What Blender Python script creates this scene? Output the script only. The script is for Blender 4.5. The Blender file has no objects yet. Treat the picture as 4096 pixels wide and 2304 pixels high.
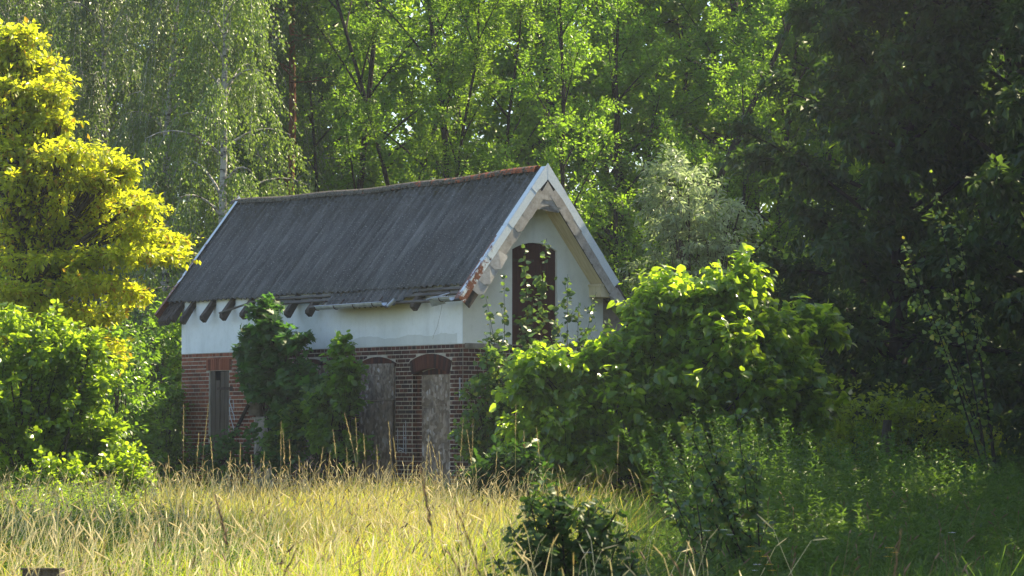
import bpy, math, random
import numpy as np
from math import sin, cos, pi, radians, sqrt, atan2
from mathutils import Matrix, Vector

# ---------------------------------------------------------------- camera, sky, sun, exposure
scene = bpy.context.scene
C = scene.collection
rng = np.random.default_rng(11)
random.seed(11)

cam_d = bpy.data.cameras.new("camera"); cam = bpy.data.objects.new("camera", cam_d); C.objects.link(cam)
EYE = 1.6
PITCH = 2.6766
cam.location = (0, 0, EYE)
cam.rotation_euler = (radians(90 + PITCH), 0, 0)
cam_d.sensor_width = 36.0
cam_d.lens = 36.0 * 12000 / 4096
cam_d.clip_end = 2000
cam_d.clip_start = 0.5
cam_d.dof.use_dof = True
cam_d.dof.focus_distance = 52.5
cam_d.dof.aperture_fstop = 11
scene.camera = cam

LIFT_HAZE = 0.00034
SUN_AZ = 60.0      # degrees to the right of the view direction
SUN_EL = 49.0
world = bpy.data.worlds.new("World"); scene.world = world; world.use_nodes = True
wn = world.node_tree.nodes; wl = world.node_tree.links
sky = wn.new('ShaderNodeTexSky'); sky.sky_type = 'NISHITA'; sky.sun_disc = False
sky.sun_elevation = radians(SUN_EL); sky.sun_rotation = radians(SUN_AZ)
sky.air_density = 1.0; sky.dust_density = 1.5; sky.ozone_density = 1.0
wn['Background'].inputs[1].default_value = 0.125
wl.new(sky.outputs[0], wn['Background'].inputs[0])

sun_d = bpy.data.lights.new("sun", 'SUN'); sun_o = bpy.data.objects.new("sun", sun_d); C.objects.link(sun_o)
sun_d.energy = 5.0; sun_d.angle = radians(0.5); sun_d.color = (1.0, 0.86, 0.62)
to_sun = Vector((sin(radians(SUN_AZ)) * cos(radians(SUN_EL)), cos(radians(SUN_AZ)) * cos(radians(SUN_EL)), sin(radians(SUN_EL))))
sun_o.rotation_euler = to_sun.to_track_quat('Z', 'Y').to_euler()
sun_o.location = to_sun * 100

scene.view_settings.view_transform = 'Standard'
scene.view_settings.look = 'None'
scene.view_settings.gamma = 1.0
scene.view_settings.exposure = 1.50
scene.render.engine = 'CYCLES'
scene.cycles.max_bounces = 7
scene.cycles.diffuse_bounces = 3
scene.cycles.transmission_bounces = 4
scene.cycles.use_denoising = True
scene.cycles.sample_clamp_indirect = 6.0

# ---------------------------------------------------------------- node helpers
class NT:
    def __init__(s, name):
        s.m = bpy.data.materials.new(name); s.m.use_nodes = True
        s.t = s.m.node_tree; s.n = s.t.nodes; s.l = s.t.links; s.n.clear()
        s.out = s.n.new('ShaderNodeOutputMaterial')
    def add(s, typ, **kw):
        n = s.n.new(typ)
        for k, v in kw.items(): setattr(n, k, v)
        return n
    def link(s, a, b): s.l.new(a, b)
    def coord(s, which='Object', scale=(1, 1, 1), rot=(0, 0, 0)):
        tc = s.add('ShaderNodeTexCoord'); mp = s.add('ShaderNodeMapping')
        mp.inputs['Scale'].default_value = scale; mp.inputs['Rotation'].default_value = rot
        s.link(tc.outputs[which], mp.inputs[0]); return mp.outputs[0]
    def noise(s, vec, scale, detail=4, rough=.55, dist=0):
        n = s.add('ShaderNodeTexNoise'); n.inputs['Scale'].default_value = scale
        n.inputs['Detail'].default_value = detail; n.inputs['Roughness'].default_value = rough
        n.inputs['Distortion'].default_value = dist
        s.link(vec, n.inputs['Vector']); return n.outputs['Fac']
    def ramp(s, fac, stops, interp='LINEAR'):
        r = s.add('ShaderNodeValToRGB'); r.color_ramp.interpolation = interp
        el = r.color_ramp.elements
        el[0].position = stops[0][0]; el[0].color = (*stops[0][1], 1) if len(stops[0][1]) == 3 else stops[0][1]
        el[1].position = stops[-1][0]; el[1].color = (*stops[-1][1], 1)
        for p, c in stops[1:-1]:
            e = el.new(p); e.color = (*c, 1)
        s.link(fac, r.inputs[0]); return r.outputs[0]
    def mix(s, fac, a, b, mode='MIX'):
        m = s.add('ShaderNodeMix'); m.data_type = 'RGBA'; m.blend_type = mode
        for sock, v in ((m.inputs[0], fac), (m.inputs[6], a), (m.inputs[7], b)):
            if hasattr(v, 'is_output'): s.link(v, sock)
            elif isinstance(v, (int, float)): sock.default_value = v
            else: sock.default_value = (*v, 1)
        return m.outputs[2]
    def math(s, op, a, b=0.0, c=0.0):
        m = s.add('ShaderNodeMath'); m.operation = op
        for i, v in enumerate((a, b, c)):
            if hasattr(v, 'is_output'): s.link(v, m.inputs[i])
            else: m.inputs[i].default_value = v
        return m.outputs[0]
    def bump(s, h, strength=.5, dist=.01):
        b = s.add('ShaderNodeBump'); b.inputs['Strength'].default_value = strength; b.inputs['Distance'].default_value = dist
        s.link(h, b.inputs['Height']); return b.outputs[0]
    def principled(s, col, rough=.8, bump=None, metal=0.0, spec=.3):
        p = s.add('ShaderNodeBsdfPrincipled')
        if hasattr(col, 'is_output'): s.link(col, p.inputs['Base Color'])
        else: p.inputs['Base Color'].default_value = (*col, 1)
        if hasattr(rough, 'is_output'): s.link(rough, p.inputs['Roughness'])
        else: p.inputs['Roughness'].default_value = rough
        p.inputs['Metallic'].default_value = metal
        p.inputs['Specular IOR Level'].default_value = spec
        if bump is not None: s.link(bump, p.inputs['Normal'])
        s.link(p.outputs[0], s.out.inputs[0]); return p
    def sep(s, vec):
        x = s.add('ShaderNodeSeparateXYZ'); s.link(vec, x.inputs[0]); return x.outputs
    def vrand(s):
        a = s.add('ShaderNodeAttribute'); a.attribute_name = 'v'
        o = s.add('ShaderNodeObjectInfo')
        return s.math('FRACT', s.math('ADD', a.outputs['Fac'], o.outputs['Random']))
    def objcol(s):
        return s.add('ShaderNodeObjectInfo').outputs['Color']

def leaf_mat(name, dark, light, trans, tmix=.45, gloss=.05, grough=.38, spot=None):
    t = NT(name); v = t.vrand()
    col = t.ramp(v, [(0, dark), (.6, tuple((a + b) / 2 for a, b in zip(dark, light))), (1, light)])
    tc = t.mix(v, tuple(c * .75 for c in trans), tuple(min(1, c * 1.2) for c in trans))
    if spot is not None:
        f = t.ramp(v, [(.90, (0, 0, 0)), (.96, (1, 1, 1))])
        col = t.mix(f, col, spot); tc = t.mix(f, tc, spot)
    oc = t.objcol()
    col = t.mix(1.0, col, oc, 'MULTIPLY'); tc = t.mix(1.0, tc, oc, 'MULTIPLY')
    d = t.add('ShaderNodeBsdfDiffuse'); t.link(col, d.inputs[0])
    tr = t.add('ShaderNodeBsdfTranslucent'); t.link(tc, tr.inputs[0])
    m = t.add('ShaderNodeMixShader'); m.inputs[0].default_value = tmix
    t.link(d.outputs[0], m.inputs[1]); t.link(tr.outputs[0], m.inputs[2])
    g = t.add('ShaderNodeBsdfAnisotropic') if False else t.add('ShaderNodeBsdfGlossy')
    g.inputs['Roughness'].default_value = grough; g.inputs[0].default_value = (1, 1, .88, 1)
    fr = t.add('ShaderNodeLayerWeight'); fr.inputs[0].default_value = .25
    fac = t.math('MULTIPLY_ADD', fr.outputs['Facing'], gloss * 1.3, gloss * .35)
    m2 = t.add('ShaderNodeMixShader'); t.link(fac, m2.inputs[0])
    t.link(m.outputs[0], m2.inputs[1]); t.link(g.outputs[0], m2.inputs[2])
    t.link(m2.outputs[0], t.out.inputs[0])
    return t.m

# leaf colours (real-world base colours)
M = {}
M['leaf_bright'] = leaf_mat('leaf_lime', (.035, .09, .012), (.10, .18, .018), (.52, .74, .03), .55, .08, .30)
M['leaf_yellow'] = leaf_mat('leaf_walnut', (.09, .135, .010), (.19, .24, .015), (.82, .94, .03), .62, .05, .4, spot=(.42, .27, .02))
M['leaf_hazel'] = leaf_mat('leaf_hazel', (.04, .09, .012), (.09, .16, .018), (.42, .60, .035), .5, .07, .35)
M['leaf_birch'] = leaf_mat('leaf_birch', (.05, .09, .022), (.11, .165, .04), (.32, .46, .06), .45, .08, .4)
M['leaf_alder'] = leaf_mat('leaf_alder', (.04, .085, .012), (.095, .155, .02), (.42, .60, .035), .5, .05, .38)
M['leaf_willow'] = leaf_mat('leaf_willow', (.12, .17, .09), (.24, .30, .17), (.50, .64, .26), .5, .14, .4)
M['leaf_dark'] = leaf_mat('leaf_chestnut', (.018, .042, .010), (.042, .08, .016), (.14, .24, .03), .35, .05, .36)
M['leaf_maple'] = leaf_mat('leaf_maple', (.02, .06, .014), (.045, .11, .022), (.12, .30, .035), .4, .05, .4)
M['leaf_aspen'] = leaf_mat('leaf_aspen', (.025, .06, .022), (.06, .11, .035), (.24, .36, .05), .4, .06, .35, spot=(.22, .22, .03))
M['leaf_oak'] = leaf_mat('leaf_oak', (.018, .045, .010), (.040, .085, .016), (.10, .20, .02), .35, .05, .4)
M['leaf_weed'] = leaf_mat('leaf_goldenrod', (.035, .075, .012), (.08, .14, .018), (.16, .28, .03), .4, .04, .45)
M['grass_green'] = leaf_mat('grass_green', (.10, .16, .010), (.22, .28, .02), (.66, .82, .035), .45, .05, .4)
M['grass_dry'] = leaf_mat('grass_dry', (.20, .15, .022), (.52, .42, .075), (.93, .76, .10), .4, .05, .4)
M['seed'] = leaf_mat('seed_head_straw', (.45, .36, .16), (.72, .62, .34), (.90, .74, .36), .35, .05, .5)
M['seed_brown'] = leaf_mat('seed_head_brown', (.15, .10, .055), (.28, .19, .11), (.18, .11, .05), .25, .02, .6)
M['petal_white'] = leaf_mat('petal_white', (.65, .66, .62), (.82, .82, .78), (.5, .5, .45), .3, .02, .5)
M['petal_yellow'] = leaf_mat('petal_yellow', (.55, .33, .02), (.75, .52, .04), (.6, .42, .02), .3, .02, .5)

def bark(name, dark, light, scale=6):
    t = NT(name); co = t.coord('Object', (1, 1, .25))
    n = t.noise(co, scale * 3, 6, .65); n2 = t.noise(co, scale * 12, 4, .6)
    col = t.ramp(n, [(.3, dark), (.7, light)])
    t.principled(col, .9, t.bump(t.math('ADD', n, n2), .6, .02), spec=.15); return t.m
M['bark'] = bark('bark_grey_brown', (.03, .026, .02), (.085, .07, .05))
M['bark_dark'] = bark('bark_dark', (.018, .015, .013), (.045, .038, .03))
M['bark_pine'] = bark('bark_pine', (.07, .035, .02), (.24, .10, .045))
t = NT('bark_birch'); co = t.coord('Object', (1, 1, 3))
n = t.noise(co, 4, 5, .7)
t.principled(t.ramp(n, [(.40, (.05, .045, .04)), (.52, (.38, .36, .32)), (1, (.55, .53, .48))]), .7, t.bump(n, .4, .02)); M['bark_birch'] = t.m

# ---------------------------------------------------------------- house materials
def plaster(bounce_tint=False):
    t = NT('bounce_tinted_plaster' if bounce_tint else 'lime_plaster'); co = t.coord('Object')
    n1 = t.noise(co, 1.1, 5, .6, .4); n2 = t.noise(co, 9, 5, .6); n3 = t.noise(co, 60, 3, .6)
    col = t.ramp(n1, [(.25, (.66, .70, .68)), (.55, (.78, .81, .80)), (.8, (.83, .85, .84))])
    col = t.mix(t.ramp(n2, [(.5, (0, 0, 0)), (.9, (.35, .35, .35))]), col, (.50, .50, .43))
    vert = t.coord('Object', (3, 3, .5)); nv = t.noise(vert, 1.0, 5, .6)
    x, y, z = t.sep(t.coord('Object'))
    # damp grime patch rising from the brick course (edge broken by noise)
    edge = t.math('MULTIPLY_ADD', n1, .30, 3.13)
    low = t.math('LESS_THAN', z, edge)
    inv = t.math('MULTIPLY', low, t.math('LESS_THAN', y, 3.6))
    inv = t.math('MULTIPLY', inv, t.math('GREATER_THAN', y, .16))
    col = t.mix(t.math('MULTIPLY', inv, .42), col, (.42, .43, .36))
    # green algae bloom under the surviving gutter, y 1.4..4
    a1 = t.math('SUBTRACT', 1.0, t.math('ABSOLUTE', t.math('DIVIDE', t.math('SUBTRACT', y, 2.6), 1.7)))
    a2 = t.math('DIVIDE', t.math('SUBTRACT', z, 3.45), .4)
    al = t.math('MULTIPLY', t.math('MINIMUM', t.math('MAXIMUM', a1, 0), .6), t.math('MINIMUM', t.math('MAXIMUM', a2, 0), 1))
    al = t.math('MULTIPLY', al, t.math('MULTIPLY_ADD', n1, 1.4, .2))
    col = t.mix(al, col, (.30, .28, .10))
    # rain streaks
    st = t.math('MULTIPLY', t.ramp(nv, [(.52, (0, 0, 0)), (.75, (1, 1, 1))]), .40)
    col = t.mix(st, col, (.45, .47, .46))
    if bounce_tint: col = t.mix(1.0, col, (1.0, .965, .86), 'MULTIPLY')  # warm bounced light put into the gable's plaster colour
    t.principled(col, .92, t.bump(t.math('ADD', t.math('MULTIPLY', n2, .8), n3), .35, .01), spec=.1)
    return t.m
M['plaster'] = plaster(); M['plaster_bounce'] = plaster(True)
t = NT('grey_render'); co = t.coord('Object'); n = t.noise(co, 2.2, 6, .65, .5)
t.principled(t.ramp(n, [(.3, (.14, .12, .09)), (.5, (.26, .23, .18)), (.75, (.42, .39, .33))]), .95, t.bump(t.noise(co, 25, 4), .4, .01), spec=.1); M['grey_render'] = t.m
t = NT('mortar'); co = t.coord('Object'); n = t.noise(co, 7, 5, .65)
t.principled(t.ramp(n, [(.25, (.28, .25, .19)), (.55, (.48, .43, .35)), (.8, (.60, .54, .45))]), .95, t.bump(t.noise(co, 90, 3), .5, .004), spec=.1); M['mortar'] = t.m
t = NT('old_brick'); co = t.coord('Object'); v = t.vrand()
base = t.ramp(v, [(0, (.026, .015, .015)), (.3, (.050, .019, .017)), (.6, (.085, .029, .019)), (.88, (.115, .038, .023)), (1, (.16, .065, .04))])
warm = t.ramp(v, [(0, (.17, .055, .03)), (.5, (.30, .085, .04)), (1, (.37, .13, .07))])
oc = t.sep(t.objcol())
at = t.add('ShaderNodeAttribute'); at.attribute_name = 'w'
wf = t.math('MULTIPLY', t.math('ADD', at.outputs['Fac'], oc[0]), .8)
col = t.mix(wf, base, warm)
gc = t.coord('Object'); n = t.noise(gc, 24, 5, .6)
col = t.mix(t.math('MULTIPLY', n, .5), col, t.mix(1, col, (.5, .45, .45), 'MULTIPLY'))
t.principled(col, .88, t.bump(t.noise(gc, 70, 4), .4, .006), spec=.2); M['brick'] = t.m
def corr():
    t = NT('corrugated_fibre_cement'); co = t.coord('Object'); v = t.vrand()
    n1 = t.noise(t.coord('Object', (.6, 5, .6)), 1.6, 6, .65); n2 = t.noise(co, 14, 5, .7); n3 = t.noise(co, 45, 3, .6)
    col = t.ramp(n1, [(.3, (.048, .050, .047)), (.5, (.092, .094, .089)), (.72, (.175, .175, .165))])
    col = t.mix(t.math('MULTIPLY_ADD', v, .35, 0), col, (.085, .078, .070))
    col = t.mix(t.ramp(n2, [(.28, (.85, .85, .85)), (.40, (0, 0, 0))]), col, (.035, .033, .03))
    col = t.mix(t.ramp(n3, [(.60, (0, 0, 0)), (.68, (.7, .7, .7))]), col, (.34, .34, .31))
    x, y, z = t.sep(co)
    up = t.math('MULTIPLY', t.ramp(t.math('DIVIDE', t.math('SUBTRACT', z, 5.35), 1.0), [(0, (0, 0, 0)), (1, (1, 1, 1))]), t.ramp(n2, [(.42, (0, 0, 0)), (.6, (1, 1, 1))]))
    col = t.mix(up, col, (.05, .045, .028))
    t.principled(col, .9, t.bump(t.math('ADD', n2, n3), .35, .01), spec=.18); return t.m
M['corr'] = corr()
def tin():
    t = NT('painted_tin_flashing'); co = t.coord('Object'); n1 = t.noise(co, 4.5, 6, .7, .6); n2 = t.noise(co, 30, 4, .6)
    x, y, z = t.sep(co)
    lowz = t.math('DIVIDE', t.math('SUBTRACT', 5.30, z), 1.62)      # rust eats up from the eaves
    xx = t.math('MULTIPLY', t.math('LESS_THAN', x, 1.6), 1.0)
    f = t.math('ADD', t.math('MULTIPLY', lowz, t.math('MULTIPLY', xx, .30)), t.math('MULTIPLY_ADD', n1, 1.0, -.20))
    yy = t.math('MULTIPLY', t.math('GREATER_THAN', y, -.30), t.math('MULTIPLY', xx, .13))
    f = t.math('ADD', f, yy)
    rust = t.ramp(f, [(.47, (0, 0, 0)), (.53, (1, 1, 1))])
    paint = t.ramp(n2, [(.3, (.52, .60, .62)), (.7, (.66, .72, .73))])
    rc = t.ramp(n2, [(.3, (.10, .035, .02)), (.6, (.20, .072, .03)), (.8, (.30, .13, .06))])
    t.principled(t.mix(rust, paint, rc), .5, t.bump(n1, .3, .02), spec=.4); return t.m
M['tin'] = tin()
def wood(name, a, b, sc=(18, 18, 1.2)):
    t = NT(name); co = t.coord('Object', sc); v = t.vrand()
    n = t.noise(co, 1.6, 6, .65, .6); n2 = t.noise(t.coord('Object'), 3, 4, .6)
    col = t.ramp(n, [(.28, a), (.72, b)])
    col = t.mix(t.math('MULTIPLY', n2, .4), col, tuple(c * .5 for c in a))
    col = t.mix(t.math('MULTIPLY', v, .35), col, tuple(c * .55 for c in b))
    t.principled(col, .88, t.bump(n, .5, .01), spec=.15); return t.m
M['wood_grey'] = wood('weathered_grey_wood', (.045, .033, .024), (.19, .155, .12))
M['wood_rafter'] = wood('old_rafter_wood', (.035, .028, .022), (.13, .11, .09), (6, 6, 6))
M['wood_lath'] = wood('old_lath_wood', (.05, .045, .04), (.20, .185, .16), (14, 1.2, 14))
M['wood_red'] = wood('red_brown_door_wood', (.040, .014, .011), (.085, .028, .021))
t = NT('chipboard'); co = t.coord('Object')
vo = t.add('ShaderNodeTexVoronoi'); vo.inputs['Scale'].default_value = 17
mp = t.coord('Object', (1, 1, .75), (.9, .5, .4)); t.link(mp, vo.inputs['Vector'])
n = t.noise(co, 3.0, 5, .7, 1.0); vc = t.sep(vo.outputs['Color'])[0]
col = t.ramp(vc, [(0, (.14, .10, .066)), (.5, (.25, .19, .135)), (.9, (.37, .30, .24)), (1, (.50, .45, .41))])
col = t.mix(t.ramp(n, [(.42, (0, 0, 0)), (.68, (.75, .75, .75))]), col, (.075, .065, .06))
t.principled(col, .85, t.bump(vc, .3, .004), spec=.2); M['osb'] = t.m
t = NT('fibre_cement_shingle'); co = t.coord('Object'); v = t.vrand(); n = t.noise(co, 11, 5, .65)
col = t.ramp(n, [(.3, (.24, .22, .18)), (.55, (.38, .36, .31)), (.8, (.50, .48, .42))])
col = t.mix(t.math('MULTIPLY', v, .3), col, (.26, .24, .23))
t.principled(col, .85, t.bump(n, .3, .006), spec=.2); M['shingle'] = t.m
t = NT('soffit_paint'); co = t.coord('Object'); n = t.noise(t.coord('Object', (1, 8, 1)), 3, 5, .6)
t.principled(t.ramp(n, [(.3, (.50, .41, .24)), (.7, (.70, .60, .38))]), .8, spec=.2); M['soffit'] = t.m
t = NT('terracotta_ridge'); co = t.coord('Object'); n = t.noise(co, 7, 6, .7); v = t.vrand()
y_ = t.sep(co)[1]
moss = t.math('ADD', n, t.math('MULTIPLY', t.math('DIVIDE', y_, 9.0), .25))
col = t.mix(t.ramp(moss, [(.47, (0, 0, 0)), (.56, (1, 1, 1))]), t.ramp(v, [(0, (.26, .075, .035)), (1, (.36, .12, .055))]), t.ramp(t.noise(co, 30, 4), [(.35, (.05, .045, .035)), (.7, (.17, .155, .125))]))
t.principled(col, .9, t.bump(n, .6, .02), spec=.15); M['terracotta'] = t.m
t = NT('moss'); co = t.coord('Object'); n = t.noise(co, 40, 4)
t.principled(t.ramp(n, [(.3, (.035, .035, .02)), (.7, (.11, .105, .06))]), 1, t.bump(n, .8, .02), spec=.05); M['moss'] = t.m
t = NT('zinc_gutter'); n = t.noise(t.coord('Object'), 8, 4); t.principled(t.ramp(n, [(.3, (.30, .33, .36)), (.7, (.50, .55, .60))]), .45, metal=.55); M['zinc'] = t.m
t = NT('rusty_iron'); n = t.noise(t.coord('Object'), 18, 4); t.principled(t.ramp(n, [(.3, (.025, .017, .014)), (.7, (.08, .045, .03))]), .8); M['iron'] = t.m
t = NT('dark_interior'); t.principled((.012, .012, .012), 1, spec=0); M['dark'] = t.m
t = NT('white_scrawl_paint'); n = t.noise(t.coord('Object'), 22, 4); t.principled(t.ramp(n, [(.3, (.30, .31, .33)), (.7, (.55, .57, .60))]), .7); M['scrawl'] = t.m
t = NT('grey_fibre_panel'); n = t.noise(t.coord('Object'), 4, 6, .7, 1.2); t.principled(t.ramp(n, [(.35, (.09, .10, .11)), (.62, (.17, .19, .21)), (.8, (.30, .33, .36))]), .8, spec=.25); M['fibre_panel'] = t.m
t = NT('meadow_soil'); co = t.coord('Object'); n = t.noise(co, .6, 8, .65); n2 = t.noise(co, 12, 5, .7)
t.principled(t.mix(n2, t.ramp(n, [(.35, (.035, .04, .015)), (.65, (.10, .085, .035))]), (.05, .055, .02)), 1, t.bump(n2, .8, .05), spec=.05); M['soil'] = t.m

# ---------------------------------------------------------------- mesh helpers
def mesh_from(name, V, F, mat, attrs=None, smooth=False):
    """V (n,3); F (m,k) int array or list of arrays"""
    me = bpy.data.meshes.new(name)
    V = np.asarray(V, dtype=np.float32)
    Fs = F if isinstance(F, list) else [F]
    Fs = [np.asarray(f, dtype=np.int32) for f in Fs if len(f)]
    me.vertices.add(len(V)); me.vertices.foreach_set('co', V.ravel())
    nl = sum(f.size for f in Fs); me.loops.add(nl)
    me.loops.foreach_set('vertex_index', np.concatenate([f.ravel() for f in Fs]))
    npoly = sum(len(f) for f in Fs); me.polygons.add(npoly)
    tot = np.concatenate([np.full(len(f), f.shape[1], dtype=np.int32) for f in Fs])
    st = np.concatenate([[0], np.cumsum(tot)[:-1]]).astype(np.int32)
    me.polygons.foreach_set('loop_start', st)
    me.polygons.foreach_set('use_smooth', np.full(npoly, bool(smooth)))
    me.update(calc_edges=True)
    if attrs:
        for k, a in attrs.items():
            at = me.attributes.new(k, 'FLOAT', 'POINT'); at.data.foreach_set('value', np.asarray(a, dtype=np.float32))
    if mat: me.materials.append(mat)
    return me

def link(name, me, parent=None, loc=None):
    o = bpy.data.objects.new(name, me); C.objects.link(o)
    if parent is not None: o.parent = parent
    if loc is not None: o.location = loc
    return o

class MB:
    """collects simple pieces into one mesh"""
    def __init__(s): s.V = []; s.F3 = []; s.F4 = []; s.n = 0; s.v = []; s.w = []
    def add(s, V, F, v=0.0, w=0.0):
        V = np.asarray(V, float)
        for f in F:
            (s.F3 if len(f) == 3 else s.F4).append([i + s.n for i in f])
        s.V.append(V); s.n += len(V); s.v.append(np.full(len(V), v)); s.w.append(np.full(len(V), w))
    def addnp(s, V, F, v=0.0):
        V = np.asarray(V, float); F = np.asarray(F) + s.n
        (s.F3 if F.shape[1] == 3 else s.F4).extend(F.tolist())
        s.V.append(V); s.n += len(V); s.v.append(np.full(len(V), v)); s.w.append(np.zeros(len(V)))
    def box(s, lo, hi, v=0.0, w=0.0, mtx=None):
        x0, y0, z0 = lo; x1, y1, z1 = hi
        V = np.array([(x0, y0, z0), (x1, y0, z0), (x1, y1, z0), (x0, y1, z0), (x0, y0, z1), (x1, y0, z1), (x1, y1, z1), (x0, y1, z1)], float)
        if mtx is not None:
            V = np.array([tuple(mtx @ Vector(p)) for p in V])
        s.add(V, [(0, 3, 2, 1), (4, 5, 6, 7), (0, 1, 5, 4), (1, 2, 6, 5), (2, 3, 7, 6), (3, 0, 4, 7)], v, w)
    def prism(s, poly, d, v=0.0, w=0.0):
        """poly: list of 3D points, extruded by vector d"""
        n = len(poly); P = np.array(poly, float); V = np.vstack([P, P + np.array(d, float)])
        F = [tuple(range(n)), tuple(range(2 * n - 1, n - 1, -1))]
        s.poly(V, F + [(i, i + n, (i + 1) % n + n, (i + 1) % n) for i in range(n)], v, w)
    def poly(s, V, F, v=0.0, w=0.0):
        out = []
        for f in F:
            if len(f) <= 4: out.append(f)
            else:
                for k in range(1, len(f) - 1): out.append((f[0], f[k], f[k + 1]))
        s.add(V, out, v, w)
    def tube(s, pts, rad, sides=6, v=0.0):
        V, F = tube_np(pts, rad, sides); s.addnp(V, F, v)
    def mesh(s, name, mat, smooth=False):
        return mesh_from(name, np.vstack(s.V), [np.array(s.F3).reshape(-1, 3), np.array(s.F4).reshape(-1, 4)], mat,
                         {'v': np.concatenate(s.v), 'w': np.concatenate(s.w)}, smooth)
    def build(s, name, mat, parent=None, loc=None, smooth=False, **kw):
        o = link(name, s.mesh(name, mat, smooth), parent, loc)
        for k, vv in kw.items(): o[k] = vv
        return o

def tube_np(pts, rad, sides=6):
    P = np.asarray(pts, float); n = len(P)
    R = np.broadcast_to(np.asarray(rad, float), (n,)) if np.ndim(rad) else np.full(n, rad)
    T = np.gradient(P, axis=0); T /= np.linalg.norm(T, axis=1, keepdims=True) + 1e-9
    ref = np.array([0.31, 0.95, 0.05]) if abs(T[:, 1]).mean() < .8 else np.array([.95, .1, .3])
    A = np.cross(T, ref); A /= np.linalg.norm(A, axis=1, keepdims=True) + 1e-9
    B = np.cross(T, A)
    th = np.arange(sides) * 2 * pi / sides
    V = P[:, None, :] + R[:, None, None] * (np.cos(th)[None, :, None] * A[:, None, :] + np.sin(th)[None, :, None] * B[:, None, :])
    V = V.reshape(-1, 3); F = []
    for i in range(n - 1):
        for j in range(sides):
            a = i * sides + j; b = i * sides + (j + 1) % sides
            F.append((a, b, b + sides, a + sides))
    return V, np.array(F)

def thing(name, label, cat, loc=(0, 0, 0), group=None, rz=0):
    o = bpy.data.objects.new(name, None); C.objects.link(o); o.location = loc; o.rotation_euler = (0, 0, rz)
    o.empty_display_size = .3
    o['label'] = label; o['category'] = cat
    if group: o['group'] = group
    return o

def at(px, py, Y):
    """point at distance Y (world y) seen at photograph pixel px, py"""
    F = 12000.; a = (px - 2048) / F; b = (1152 - py) / F
    c, s = cos(radians(PITCH)), sin(radians(PITCH))
    d = np.array([a, c - b * s, s + b * c]); k = Y / d[1]
    return np.array([d[0] * k, Y, EYE + d[2] * k])

# ---------------------------------------------------------------- leaf templates (x across, y along, z up), triangles
def fan(outline, fold=.12, droop=.12):
    """outline: list of (x,y) from base round to tip on right side; mirrored; folded on the midrib"""
    n = len(outline); V = []
    base = (0, 0, 0); mids = []
    V.append(base)
    tip = (0, 1.0, -droop)
    right = [(x, y, fold * x * 2 - droop * y * y) for x, y in outline]
    left = [(-x, y, fold * x * 2 - droop * y * y) for x, y in outline]
    V += right + [tip] + left[::-1]
    m = len(V); mid = m; V.append((0, .5, -droop * .25))
    F = [(mid, i, (i + 1) % m) for i in range(m)]
    return np.array(V), np.array(F)
T_RHOMB = (np.array([(0, 0, 0), (.33, .42, .09), (0, 1, -.1), (-.33, .42, .09)], float), np.array([(0, 1, 2), (0, 2, 3)]))
T_WALNUT = (np.array([(0, 0, 0), (.24, .42, .07), (0, 1, -.12), (-.24, .42, .07)], float), np.array([(0, 1, 2), (0, 2, 3)]))
T_SLIM = (np.array([(0, 0, 0), (.17, .4, .05), (0, 1, -.12), (-.17, .4, .05)], float), np.array([(0, 1, 2), (0, 2, 3)]))
T_HEART = fan([(.30, -.06), (.46, .22), (.36, .58), (.14, .84)], .13, .22)
T_ROUND = fan([(.34, .08), (.44, .42), (.26, .80)], .10, .10)
T_MAPLE = fan([(.22, -.02), (.60, .12), (.32, .32), (.72, .62), (.30, .58), (.20, .74)], .08, .15)
T_OAK = fan([(.10, .12), (.24, .28), (.13, .40), (.36, .56), (.20, .66), (.26, .84)], .08, .08)
T_BLADE = (np.array([(-.5, 0, 0), (.5, 0, 0), (.42, .5, .0), (-.42, .5, 0), (0, 1, 0)], float), np.array([(0, 1, 2), (0, 2, 3), (3, 2, 4)]))

def nrm(a): return a / (np.linalg.norm(a, axis=-1, keepdims=True) + 1e-9)

def leaf_frames(A, N):
    A = nrm(A); X = nrm(np.cross(A, N)); Nn = np.cross(X, A); return X, A, Nn

def leaves_geom(tpl, P, A, N, S, v=None):
    tv, tf = tpl; k = len(tv); n = len(P)
    X, A, Nn = leaf_frames(A, N); S = np.broadcast_to(S, (n,))
    V = P[:, None, :] + S[:, None, None] * (tv[None, :, 0:1] * X[:, None] + tv[None, :, 1:2] * A[:, None] + tv[None, :, 2:3] * Nn[:, None])
    F = tf[None] + (np.arange(n) * k)[:, None, None]
    if v is None: v = rng.random(n)
    return V.reshape(-1, 3), F.reshape(-1, 3), np.repeat(v, k)

def foliage_object(name, tpl, P, A, N, S, mat, parent, v=None, color=None):
    V, F, vv = leaves_geom(tpl, P, A, N, S, v)
    o = link(name, mesh_from(name, V, F, mat, {'v': vv}), parent); o['kind'] = 'stuff'
    if color: o.color = (*color, 1)
    return o

_leafmesh = {}
def single_leaves(tpl, key, P, A, N, S, mat, parent, name='leaf', color=None):
    if (key, mat.name) not in _leafmesh:
        _leafmesh[(key, mat.name)] = mesh_from(key + '_leaf', tpl[0], tpl[1], mat, {'v': np.zeros(len(tpl[0]))})
    me = _leafmesh[(key, mat.name)]
    X, A, Nn = leaf_frames(A, N)
    for i in range(len(P)):
        o = bpy.data.objects.new(name, me); C.objects.link(o); o.parent = parent
        s = float(S[i]); x, a, n_, p = X[i], A[i], Nn[i], P[i]
        o.matrix_basis = Matrix(((x[0] * s, a[0] * s, n_[0] * s, p[0]), (x[1] * s, a[1] * s, n_[1] * s, p[1]), (x[2] * s, a[2] * s, n_[2] * s, p[2]), (0, 0, 0, 1)))
        if color: o.color = (*color, 1)

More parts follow.
